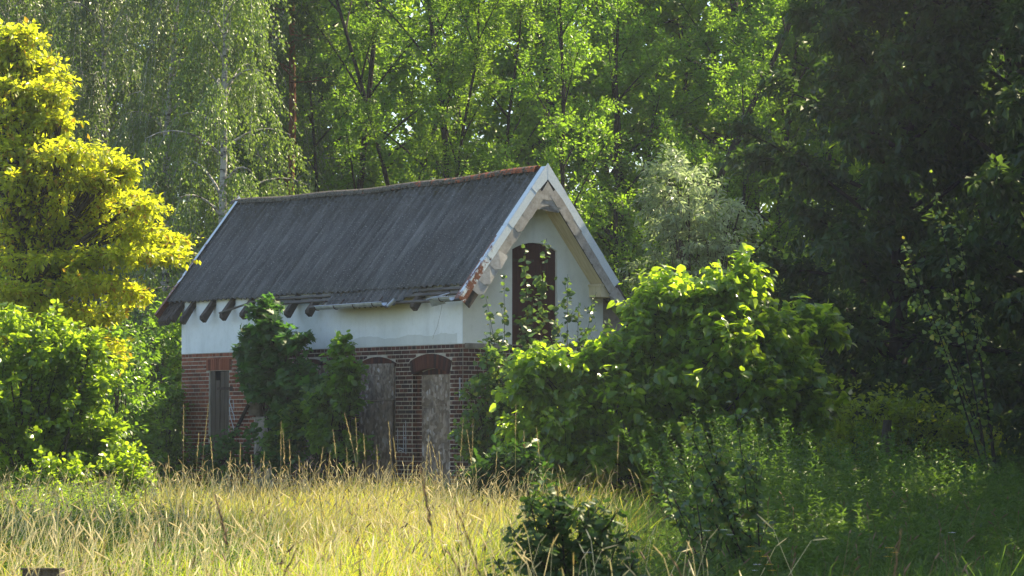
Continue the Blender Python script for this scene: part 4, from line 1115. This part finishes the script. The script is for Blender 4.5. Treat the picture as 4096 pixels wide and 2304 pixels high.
shoots('aspen_sapling', 'thin aspen sapling before the white wall right of the loft door', (*DP(1420, 1180, Ya - .3)[:2], 0), [DP(1428, 690, Ya - .3), DP(1500, 735, Ya - .3), DP(1530, 800, Ya - .3), DP(1455, 760, Ya - .3), DP(1470, 830, Ya)], .11, 22, M['leaf_aspen'], T_ROUND, 'aspen', 33, singles=220, side=12, sidelen=.4, bend=.12, color=(.85, .95, .9))
Yc = 50.6
L_ = []
for dx, dy, rx, rz, n in [(1230, 900, .2, .12, 16), (1260, 960, .3, .16, 34), (1200, 990, .22, .14, 22), (1230, 1050, .34, .2, 50), (1290, 1020, .3, .3, 50), (1180, 1090, .26, .16, 26), (1225, 1130, .36, .2, 50), (1310, 1100, .4, .4, 70)]:
    p = DP(dx, dy, Yc); L_.append((*p, rx, rx, rz, n))
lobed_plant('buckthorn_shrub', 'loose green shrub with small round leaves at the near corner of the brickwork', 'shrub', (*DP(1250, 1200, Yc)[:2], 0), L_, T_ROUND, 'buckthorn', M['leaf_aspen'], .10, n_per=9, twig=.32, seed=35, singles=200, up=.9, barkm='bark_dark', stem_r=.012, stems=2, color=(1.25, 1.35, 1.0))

# the big heart-leaved bush
Yb = 48.5
L_ = []
for dx, dy, rx, rz, n, oy in [(1370, 915, .40, .22, 60, -.4), (1340, 990, .45, .28, 70, -.3), (1440, 960, .40, .25, 60, -.2), (1860, 730, .50, .34, 80, 0), (1880, 680, .16, .14, 12, 0), (1760, 760, .55, .35, 90, 0), (1680, 745, .38, .30, 60, .1), (1640, 800, .40, .3, 60, 0), (1540, 905, .45, .25, 70, -.2), (1620, 890, .6, .4, 100, 0),
                              (1800, 860, .7, .5, 130, -.3), (1940, 860, .55, .45, 90, 0), (1990, 950, .50, .40, 90, 0), (1890, 970, .7, .5, 120, -.4), (1720, 980, .7, .5, 120, -.4), (1560, 1010, .7, .5, 120, -.4), (1430, 1060, .6, .45, 100, -.4), (1340, 1080, .5, .4, 70, 0), (1500, 1140, .8, .4, 120, -.3), (1680, 1110, .8, .45, 120, -.3), (1850, 1080, .8, .45, 120, -.2), (2030, 1040, .5, .4, 80, .2), (1400, 1180, .6, .3, 60, 0), (1600, 1190, .9, .3, 80, 0)]:
    p = DP(dx, dy, Yb + oy); L_.append((*p, rx, rx * .9, rz, n))
lobed_plant('lime_bush', 'big sunlit bush with large heart-shaped leaves in front of the gable', 'bush', (*DP(1640, 1230, Yb)[:2], 0), L_, T_HEART, 'lime', M['leaf_bright'], .140, n_per=11, twig=.52, seed=41, singles=300,
            up=1.0, hang=.55, barkm='bark_dark', stem_r=.030, stems=1, outward=.7, upw=.75, shell=.25, lateral=.08, droop=.25)
p0 = DP(2045, 1150, 49.2)
lobed_plant('lime_sapling', 'thin sapling with a small sunlit crown right of the big heart-leaved bush', 'tree', (p0[0], 49.2, 0), [(*DP(2030, 830, 49.2), .30, .3, .24, 46), (*DP(2080, 820, 49.2), .26, .3, .26, 40), (*DP(2010, 790, 49.2), .12, .12, .12, 10), (*DP(2000, 880, 49.2), .24, .3, .16, 26)],
            T_HEART, 'lime', M['leaf_bright'], .16, n_per=7, twig=.34, seed=42, singles=160, up=1.0, hang=.5, barkm='bark_dark', stem_r=.018, outward=.8, upw=.5, hub=tuple(DP(2060, 960, 49.2)))
# right: twiggy shoots catching light in front of the chestnuts
Yr = 46.
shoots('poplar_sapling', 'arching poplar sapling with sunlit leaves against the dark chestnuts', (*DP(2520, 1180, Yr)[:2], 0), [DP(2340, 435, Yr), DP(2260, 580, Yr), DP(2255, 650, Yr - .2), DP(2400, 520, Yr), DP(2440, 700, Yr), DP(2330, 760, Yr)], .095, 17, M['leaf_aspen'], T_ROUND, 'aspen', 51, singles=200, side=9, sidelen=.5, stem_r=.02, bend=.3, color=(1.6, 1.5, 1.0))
# sunlit hedge far right between the bush and the chestnuts
lobed_plant('hedge_bush', 'sunlit yellow-green bush low behind the goldenrod on the right', 'bush', (*DP(2240, 1150, 56)[:2], 0), [(*DP(2200, 1050, 56), .9, .8, .5, 120), (*DP(2310, 1060, 56), .8, .8, .4, 90), (*DP(2160, 1110, 56), .8, .7, .4, 80), (*DP(2440, 1110, 56), .8, .7, .3, 60)],
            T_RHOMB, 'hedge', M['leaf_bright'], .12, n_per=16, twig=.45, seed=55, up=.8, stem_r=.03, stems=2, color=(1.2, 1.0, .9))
p0 = DP(2222, 1150, 54.5); root = thing('dead_stump', 'pale broken trunk standing among the sunlit leaves on the right', 'trunk', (p0[0], 54.5, 0))
mb = MB(); mb.tube([(0, 0, -.1), (.02, 0, 1.0), (.05, 0, 1.3), (.08, 0, 1.75)], [.13, .11, .10, .08], 9); mb.build('trunk', M['bark'], root, smooth=True)

# ================================================================ NEAR PLANTS
Yo = 43.5
lobed_plant('oak_sapling', 'dark young oak standing at the right end of the sunlit grass before the corner', 'tree', (*DP(1255, 1260, Yo)[:2], 0), [(*DP(1230, 1190, Yo), .32, .3, .16, 40), (*DP(1290, 1160, Yo), .34, .3, .18, 46), (*DP(1250, 1215, Yo), .3, .3, .14, 34), (*DP(1320, 1200, Yo), .3, .3, .2, 34)],
            T_OAK, 'oak', M['leaf_oak'], .125, n_per=9, twig=.25, seed=61, singles=250, up=.8, barkm='bark_dark', stem_r=.016, stems=2, color=(.8, .95, .8))
Yf = 17.5
shoots('oak_branching_sapling', 'dark bushy oak sapling in the foreground with leaning bare stems', (*DP(1470, 1490, Yf)[:2], 0), [DP(1322, 1215, Yf), DP(1478, 1270, Yf), DP(1395, 1300, Yf), DP(1560, 1330, Yf), DP(1240, 1400, Yf), DP(1600, 1400, Yf), DP(1340, 1380, Yf), DP(1420, 1240, Yf), DP(1520, 1290, Yf), DP(1290, 1330, Yf), DP(1450, 1380, Yf), DP(1400, 1210, Yf)], .066, 95, M['leaf_oak'], T_OAK, 'oak', 62, singles=300, side=13, sidelen=.27, stem_r=.010, bend=.03, up=.8, cat='shrub')
Yp = 25.
shoots('poplar_sapling', 'slender poplar sapling with dark stems in front of the big bush', (*DP(1885, 1400, Yp)[:2], 0), [DP(1846, 1010, Yp), DP(1770, 1080, Yp), DP(1640, 1200, Yp), DP(1720, 1060, Yp), DP(1800, 1150, Yp), DP(1690, 1130, Yp), DP(1900, 1140, Yp)], .068, 34, M['leaf_aspen'], T_HEART, 'poplar', 63, singles=300, side=10, sidelen=.25, stem_r=.011, bend=.06, color=(1.0, 1.05, 1.0))
shoots('poplar_sapling', 'second slim poplar sapling left of the taller dark-stemmed one', (*DP(1810, 1390, Yp - 1)[:2], 0), [DP(1740, 1180, Yp - 1), DP(1690, 1240, Yp - 1), DP(1650, 1180, Yp - 1)], .068, 32, M['leaf_aspen'], T_HEART, 'poplar', 64, singles=150, side=8, sidelen=.2, stem_r=.008, bend=.05, color=(1.0, 1.05, 1.0))

# ================================================================ MEADOW
def blades(name, n, xfun, yr, h, wd, mat, seed, lean=.25, label=None, color=None, wind=(.12, -.05), keep=None):
    """curved grass blades as one mesh"""
    r = np.random.default_rng(seed)
    Y = yr[0] + (yr[1] - yr[0]) * r.random(n) ** .9
    x0, x1 = xfun(Y); X = x0 + (x1 - x0) * r.random(n)
    if keep is not None:
        kk = keep(X, Y, r.random(n)); X, Y = X[kk], Y[kk]; n = len(X)
    # tufts: pull blades towards clump centres
    cx = np.floor(X / .35) * .35 + .17 + .1 * np.sin(Y * 7); cy = np.floor(Y / .5) * .5 + .25
    X = X + (cx - X) * .35 * r.random(n); Y = Y + (cy - Y) * .3 * r.random(n)
    Z = .05 * np.sin(X * .9 + 1) * np.cos(Y * .7) - .06
    patch = .78 + .20 * np.sin(X * 1.1 + Y * .37) * np.cos(Y * .53 - X * .4) + .13 * np.sin(X * 3.1 + Y * 1.7) + .10 * np.sin(X * 7.3 - Y * 2.9)
    H = h * patch * r.uniform(.45, 1.2, n)
    az = r.uniform(0, 2 * pi, n); ln = lean * r.random(n) * H
    lx = np.cos(az) * ln + wind[0] * H; ly = np.sin(az) * ln + wind[1] * H
    base = np.stack([X, Y, Z], 1); dn = np.stack([lx, ly, 0 * lx], 1); up_ = np.stack([0 * H, 0 * H, H], 1); bow = (.15 + .85 * r.random(n))[:, None]
    m1 = base + dn * .25 + up_ * .5; m2 = base + dn * (.8 + .3 * bow) + up_ * (.92 - .08 * bow); tip = base + dn * (1.3 + 1.1 * bow) + up_ * (1.04 - .24 * bow)
    fa = r.uniform(0, pi, n); side = np.stack([np.cos(fa), np.sin(fa) * .5, np.zeros(n)], 1) * (wd * r.uniform(.6, 1.3, n))[:, None] * .5
    V = np.stack([base - side, base + side, m1 + side, m1 - side, m2 + side * .7, m2 - side * .7, tip], 1).reshape(-1, 3)
    k = (np.arange(n) * 7)[:, None]
    F4 = np.vstack([np.array([[0, 1, 2, 3]]) + k, np.array([[3, 2, 4, 5]]) + k]); F3 = np.array([[5, 4, 6]]) + k
    o = link(name, mesh_from(name, V, [F3, F4], mat, {'v': np.repeat(r.random(n), 7)})); o['kind'] = 'stuff'
    if label: o['label'] = label; o['category'] = 'grass'
    if color: o.color = (*color, 1)
    return o
half = lambda Y: Y * .184 + .8
def xr_dry(Y):
    r = np.random.default_rng(700); e = .2 + r.normal(size=np.shape(Y)) * .7 + .01 * Y
    return -half(Y), e
blades('dry_grass', 70000, xr_dry, (13, 52), .80, .0055, M['grass_dry'], 71, lean=1.15, keep=lambda X, Y, q: q < .48 + .45 * np.clip((Y - 22) / 16, 0, 1) + .35 * np.sin(X * 1.3 + 2 * np.sin(Y * .35)), label='golden dry meadow grass in front of the house')
blades('green_grass', 85000, xr_dry, (12.5, 52), .72, .0070, M['grass_green'], 72, lean=1.0, keep=lambda X, Y, q: q < .98 - .55 * np.clip((Y - 22) / 16, 0, 1) + .3 * np.sin(X * 1.1 + 1.3 + 2 * np.sin(Y * .3)), label='yellow-green long grass mixed through the meadow')
blades('shaded_grass', 46000, lambda Y: (-.5 + Y * .012, half(Y) + .3), (12.5, 50), .70, .009, M['leaf_weed'], 73, lean=.7, label='deep green long grass in the shade on the right')
blades('wall_grass', 7000, lambda Y: (-8 + 0 * Y, 4 + 0 * Y), (49, 60), .85, .012, M['leaf_weed'], 74, lean=.4, label='dark grass along the foot of the house wall')
# seed-headed fine stalks: hazy golden layer
def stalks(name, n, xr, yr, h, mat, seed, label, head=.14, hw_=.016):
    r = np.random.default_rng(seed); Y = r.uniform(*yr, n); x0, x1 = xr(Y); X = x0 + (x1 - x0) * r.random(n)
    H = h * r.uniform(.7, 1.2, n); az = r.uniform(0, 2 * pi, n); ln = r.random(n) * .28 * H
    d = np.stack([np.cos(az) * ln + .06 * H, np.sin(az) * ln, H], 1); base = np.stack([X, Y, np.full(n, -.05)], 1); tip = base + d
    hd = nrm(d * [1.9, 1.9, 1.0]); hl = head * r.uniform(.6, 1.3, n)
    bend = np.stack([np.cos(az + .4) * H * .10, np.sin(az + .4) * H * .10, 0 * H], 1) * r.uniform(.2, 1.6, n)[:, None]; mdl = base + d * .6 - bend
    hd = nrm(hd + bend * 6); hd[:, 2] -= .5 * r.random(n) ** 2; hd = nrm(hd)
    s = np.array([.0014, 0, 0]); q = np.stack([base - s, base + s, mdl + s, mdl - s, mdl - s, mdl + s, tip + s, tip - s], 1)
    sd = nrm(np.cross(hd, [0, 1, 0])) * hw_ * .5; dy = np.array([0, hw_ * .5, 0]); e = tip + hd * hl[:, None]; m1 = tip + hd * (hl * .25)[:, None]; m2 = tip + hd * (hl * .7)[:, None]
    hdv = np.stack([tip, m1 - sd, m1 + sd, m1 + dy, m1 - dy, m2 - sd * .8, m2 + sd * .8, m2 + dy * .8, m2 - dy * .8, e], 1)
    V = np.concatenate([q, hdv], 1).reshape(-1, 3); k = (np.arange(n) * 18)[:, None, None]
    f4 = np.array([[0, 1, 2, 3], [4, 5, 6, 7], [9, 11, 15, 13], [11, 10, 14, 15], [10, 12, 16, 14], [12, 9, 13, 16]]); f3 = np.array([[8, 11, 9], [8, 10, 11], [8, 12, 10], [8, 9, 12], [13, 15, 17], [15, 14, 17], [14, 16, 17], [16, 13, 17]])
    o = link(name, mesh_from(name, V, [(f3[None] + k).reshape(-1, 3), (f4[None] + k).reshape(-1, 4)], mat, {'v': np.repeat(r.random(n), 18)})); o['kind'] = 'stuff'
    o['label'] = label; o['category'] = 'grass'; return o
stalks('seed_grass', 3600, xr_dry, (14, 49), .92, M['seed'], 81, 'pale seed heads standing over the golden meadow grass', head=.11, hw_=.0075)
stalks('seed_grass', 700, lambda Y: (-half(Y), half(Y)), (14, 44), .80, M['seed_brown'], 82, 'dark brown seed spikes scattered through the grass', head=.07, hw_=.012)

# tall single stalks that stand up against the wall
def tall_stalk(base, tip, seed, head=.45, mat='seed', thick=.0026, hr=.0095, label='tall pale dry grass stalk rising above the meadow in front of the wall', group='tall dry grass stalks', bendx=0):
    r = np.random.default_rng(seed); base = np.array(base, float); tip = np.array(tip, float)
    root = thing('grass_stalk', label, 'grass stalk', tuple(base), group)
    mid = (base + tip) / 2 + np.array([bendx + (base[0] - tip[0]) * .22, 0, .05]); q = bez(base, mid, tip, 14) - base
    mb = MB(); mb.tube(q, np.linspace(thick, thick * .5, 14), 4); mb.build('stem', M[mat], root)
    mb = MB(); Ls = np.linalg.norm(np.diff(q, axis=0), axis=1).sum(); k0 = max(1, int(13 * (1 - head / Ls)))
    nsp = 26; T = q[-1] - q[-2]
    for i in range(nsp):
        f = k0 + (13 - k0) * (i / (nsp - 1)); k = min(int(f), 12); p = q[k] + (q[k + 1] - q[k]) * (f - k); t_ = nrm(q[k + 1] - q[k])
        az = i * 2.4; sd = nrm(np.cross(t_, [cos(az), sin(az), .1])); w_ = hr * (1 - .55 * i / nsp) * r.uniform(.6, 1.3)
        a = p + sd * w_ * .4; b = p + t_ * .045 + sd * w_ * 1.6; c = p + t_ * .02 + nrm(np.cross(sd, t_)) * w_ * .7 + sd * w_; d = p + t_ * .02 - nrm(np.cross(sd, t_)) * w_ * .7 + sd * w_
        mb.add([a, b, c, d], [(0, 2, 1), (0, 1, 3), (0, 3, 2), (1, 2, 3)], r.random())
    mb.build('seed_head', M[mat], root)
    return root
tall = [(460, 1185, 462, 1020, .5), (497, 1180, 524, 1022, .5), (488, 1185, 500, 1095, .3), (545, 1190, 530, 1105, .3), (600, 1190, 605, 1120, .25), (706, 1190, 707, 1065, .45), (722, 1190, 712, 1085, .4), (735, 1190, 728, 1110, .3), (655, 1195, 665, 1140, .25),
        (790, 1195, 812, 1130, .3), (860, 1190, 838, 1085, .3), (925, 1200, 868, 1045, .35), (905, 1195, 895, 1055, .45), (925, 1200, 915, 1095, .3), (992, 1210, 978, 1065, .5), (955, 1195, 948, 1125, .3), (1010, 1200, 990, 1105, .3), (1062, 1200, 1078, 1100, .45), (1095, 1210, 1080, 1120, .3), (1130, 1210, 1085, 1115, .35),
        (1150, 1200, 1165, 1060, .4), (1185, 1190, 1190, 1060, .4), (1205, 1210, 1175, 1085, .4), (1295, 1180, 1298, 1020, .4), (1322, 1170, 1318, 1090, .25), (1372, 1190, 1350, 1080, .35), (1550, 1180, 1556, 1100, .25), (430, 1190, 424, 1150, .25), (570, 1195, 580, 1140, .25), (820, 1195, 830, 1140, .3),
        (760, 1200, 752, 1150, .2), (1030, 1205, 1040, 1150, .25), (880, 1200, 872, 1130, .3), (1115, 1215, 1105, 1140, .3), (1240, 1210, 1250, 1140, .3), (640, 1200, 632, 1150, .2)]
for i, (x0, y0, x1, y1, hd) in enumerate(tall):
    Y = 41 + (i * 37 % 11) * .5; b = DP(x0, 1300, Y); b[2] = 0; tall_stalk(b, DP(x1, y1, Y), 200 + i, hd)
# long stalks lower in the field
low = [(480, 1330, 440, 1240), (700, 1320, 640, 1190), (905, 1290, 895, 1200), (950, 1380, 985, 1240), (1120, 1320, 1140, 1230), (560, 1400, 585, 1300), (270, 1260, 275, 1190), (800, 1400, 760, 1300), (1040, 1400, 1085, 1300), (300, 1400, 250, 1330)]
for i, (x0, y0, x1, y1) in enumerate(low):
    Y = 27 + i * .9; b = DP(x0, 1440, Y); b[2] = 0; tall_stalk(b, DP(x1, y1, Y), 300 + i, .3, hr=.010, thick=.003, label='pale dry grass stalk leaning out of the lower sunlit meadow', group='leaning stalks in the lower meadow')
# blurred brown seed heads close to the camera
near = [(1290, 1700, 1062, 1195, 'brown out-of-focus seed head leaning left, nearest the dark oak'), (1230, 1750, 1150, 1285, 'brown out-of-focus seed head right behind the leaning one'), (640, 1700, 742, 1392, 'blurred brown seed head arching right at the bottom of the meadow'),
        (1260, 1750, 1135, 1400, 'blurred pinkish seed head low beside the white yarrow'), (2300, 1750, 2265, 1350, 'dim blurred seed head standing in the dark lower right corner'), (1800, 1800, 1690, 1405, 'blurred pale seed head cut by the bottom edge right of centre'), (1000, 1750, 905, 1425, 'blurred seed head at the bottom edge left of the yarrow'),
        (560, 1700, 545, 1262, 'dark brown near seed head in the shaded left meadow')]
for i, (x0, y0, x1, y1, lab) in enumerate(near):
    Y = 11.5 + .7 * (i % 3); b = DP(x0, y0, Y); b[2] = 0; tall_stalk(b, DP(x1, y1, Y), 400 + i, .20, 'seed_brown', .0016, .007, lab, 'blurred seed heads near the camera', bendx=(.16 if i % 2 else -.14))

# herbs on the right: feathery goldenrod mass
def herbs(name, n, place, hfun, mat, seed, label, leafsize=.07, per=34, color=None):
    r = np.random.default_rng(seed); X, Y = place(r, n); H = hfun(X, Y) * r.uniform(.7, 1.1, n)
    az = r.uniform(0, 6.28, n); ln = .25 * r.random(n) * H
    d = np.stack([np.cos(az) * ln - .08 * H, np.sin(az) * ln, H], 1); base = np.stack([X, Y, np.zeros(n)], 1)
    idx = np.repeat(np.arange(n), per); t = .25 + .75 * r.random(n * per)
    P = base[idx] + d[idx] * t[:, None]; P[:, :2] += d[idx][:, :2] * ((t ** 2) * .6)[:, None]
    a2 = r.uniform(0, 6.28, n * per); A = np.stack([np.cos(a2), np.sin(a2), r.uniform(.2, .9, n * per)], 1); N = r.normal(size=(n * per, 3)) * .4 + [0, 0, 1]
    S = leafsize * r.uniform(.6, 1.3, n * per) * (1.25 - .6 * t)
    root = thing(name, label, 'weeds'); root['kind'] = 'stuff'
    V, F, vv = leaves_geom(T_SLIM, P, A, N, S); o = link('foliage', mesh_from('foliage', V, F, mat, {'v': vv}), root); o['kind'] = 'stuff'
    if color: o.color = (*color, 1)
    s = np.array([.004, 0, 0]); top = base + d; top[:, :2] += d[:, :2] * .6; q = np.stack([base - s, base + s, top + s * .3, top - s * .3], 1).reshape(-1, 3)
    o = link('stems', mesh_from('stems', q, np.arange(4 * n).reshape(n, 4), mat, {'v': np.repeat(r.random(n), 4)}), root); o['kind'] = 'stuff'
def pl_right(r, n):
    Y = r.uniform(24, 47, n); lo = Y * .072 + .1; hi = half(Y) + .4; return lo + (hi - lo) * r.random(n), Y
def hg(X, Y):
    q = np.clip((X / Y - .10) / .08, 0, 1); near = np.clip((Y - 24) / 20, 0, 1)
    n_ = .5 + .5 * np.sin(X * 2.1 + np.sin(Y * .9) * 2) * np.cos(Y * .8 + X * .6)
    return np.clip((.55 + 1.0 * near * (1 - .55 * q)) * (.62 + .55 * n_), .35, 1.65)
herbs('goldenrod', 4300, pl_right, hg, M['leaf_weed'], 91, 'feathery green goldenrod thicket filling the lower right', leafsize=.105, per=32)
def pl_edge(r, n):
    Y = r.uniform(36, 47, n); return Y * (.052 + .13 * r.random(n)), Y
herbs('willowherb', 260, pl_edge, lambda X, Y: 1.75 - .8 * np.clip((X / Y - .10) / .08, 0, 1), M['leaf_weed'], 94, 'tall wispy willowherb shoots rising out of the goldenrod', leafsize=.10, per=60, color=(.85, .95, .85))
def pl_left(r, n):
    Y = r.uniform(38, 46, n); return -half(Y) + r.random(n) * 3.2, Y
herbs('nettles', 500, pl_left, lambda X, Y: .8 + 0 * X, M['leaf_hazel'], 92, 'green nettles at the foot of the hazel shrub on the left', leafsize=.10, per=30)
def pl_dark(r, n):
    Y = r.uniform(23, 37, n); return -half(Y) + .6 + r.random(n) ** 1.3 * 3.0, Y
herbs('bedstraw', 1300, pl_dark, lambda X, Y: .72 + .12 * np.sin(X * 2.3) * np.sin(Y * 1.1), M['leaf_weed'], 95, 'dark green weeds in the shaded left part of the meadow', leafsize=.06, per=34, color=(.75, .8, .8))
def pl_mid(r, n):
    Y = r.uniform(15, 34, n); return Y * .03 + r.random(n) * Y * .15, Y
herbs('meadow_herbs', 1500, pl_mid, lambda X, Y: .55 + 0 * X, M['leaf_weed'], 93, 'low mixed green herbs in the shaded lower right meadow', leafsize=.07, per=30)

# flowers
def umbel(base, top, r_, label, group, mat='petal_white', seed=0, name='yarrow_flower'):
    r = np.random.default_rng(seed); base = np.array(base); top = np.array(top); root = thing(name, label, 'flower', tuple(base), group)
    mb = MB(); e = top - base; mb.tube([(0, 0, 0), tuple(e * .5 + [.01, 0, 0]), tuple(e)], [.003, .0025, .002], 4)
    for i in range(8): az = i * .8; mb.tube([tuple(e - [0, 0, .05]), tuple(e + [cos(az) * r_ * .7, sin(az) * r_ * .7, 0])], [.0015, .001], 3)
    mb.build('stem', M['leaf_weed'], root)
    mb = MB()
    for i in range(70):
        q = sqrt(r.random()) * r_; az = r.uniform(0, 6.28); c = e + np.array([cos(az) * q, sin(az) * q, .012 - q * q * 2.2]); s = r_ * .16
        k = [c + np.array([cos(a) * s, sin(a) * s, r.uniform(-.1, .3) * s]) for a in (0, 1.26, 2.5, 3.8, 5.0)]
        mb.add(k, [(0, 1, 2), (0, 2, 3), (0, 3, 4)], r.random())
    mb.build('flower_head', M[mat], root)
def fl(dx, dy, Y): b = DP(dx, dy, Y); g = b.copy(); g[2] = 0; g[0] += .03; return g, b
for i, (dx, dy, lab) in enumerate([(1152, 1366, 'white yarrow head, the higher of the pair in the lower meadow'), (1118, 1376, 'white yarrow head, the lower left one of the pair')]):
    g, b = fl(dx, dy, 16.5); umbel(g, b, .022, lab, 'yarrow flowers', seed=500 + i)
for i, (dx, dy) in enumerate([(2008, 1160), (2015, 1172), (2000, 1170), (2012, 1190), (1780, 1340), (1822, 1338), (1835, 1350), (1900, 1440), (1480, 1395), (2110, 1230), (1905, 1425), (2395, 1345)]):
    g, b = fl(dx, dy, 33 if dy < 1300 else 17); umbel(g, b, .022, 'small white flower head in the cluster high in the dark weeds' if dy < 1200 and dx > 1950 else 'small white flower head low among the dark green weeds', 'white flowers upper cluster' if dy < 1200 and dx > 1950 else 'white flowers low in the weeds', seed=520 + i, name='white_flower')
for i, (dx, dy) in enumerate([(1905, 1392), (1925, 1405), (1935, 1425), (1888, 1380), (1942, 1440), (2238, 1383), (2250, 1395), (2235, 1405)]):
    g, b = fl(dx, dy, 16.5); umbel(g, b, .024, 'yellow ragwort head in the dark lower right meadow' if dx < 2100 else 'yellow ragwort head in the clump nearest the right edge', 'ragwort left clump' if dx < 2100 else 'ragwort right clump', 'petal_yellow', 540 + i, 'ragwort_flower')
for i, (dx, dy) in enumerate([(792, 1255), (808, 1262), (1052, 1262), (1070, 1248)]):
    g, b = fl(dx, dy, 30); umbel(g, b, .03, 'small yellow flower head in the sunlit grass', 'yellow flowers in the meadow', 'petal_yellow', 560 + i, 'ragwort_flower')
# weathered plank edge low at the left corner
q = DP(105, 1440, 17.); root = thing('old_trough', 'weathered wooden trough half hidden in the grass at the lower left corner', 'trough', (q[0], 17., 0))
zt = q[2] + .015
mb = MB(); mb.box((-.11, 0, 0), (.10, .03, zt)); mb.build('front_board', M['wood_grey'], root)
mb = MB(); mb.box((-.11, .18, 0), (.10, .21, zt)); mb.build('back_board', M['wood_grey'], root)
mb = MB(); mb.box((-.11, .032, 0), (-.09, .178, zt - .01)); mb.build('end_board', M['wood_grey'], root)
mb = MB(); mb.box((.08, .032, 0), (.10, .178, zt - .01)); mb.build('end_board', M['wood_grey'], root)
mb = MB(); mb.box((-.12, -.015, zt), (.11, .02, zt + .010)); mb.build('rim', M['wood_grey'], root)

# scattering volume added to imitate a grade's lifted teal darks
if LIFT_HAZE:
    hz = MB(); hz.box((-60, -4, -1.2), (60, 118, 32)); t = NT('black_lift_haze')
    pv = t.add('ShaderNodeVolumePrincipled'); pv.inputs['Color'].default_value = (.86, .93, 1, 1); pv.inputs['Density'].default_value = LIFT_HAZE; pv.inputs['Anisotropy'].default_value = .2
    t.link(pv.outputs[0], t.out.inputs['Volume'])
    hz.build('haze', t.m, kind='stuff')
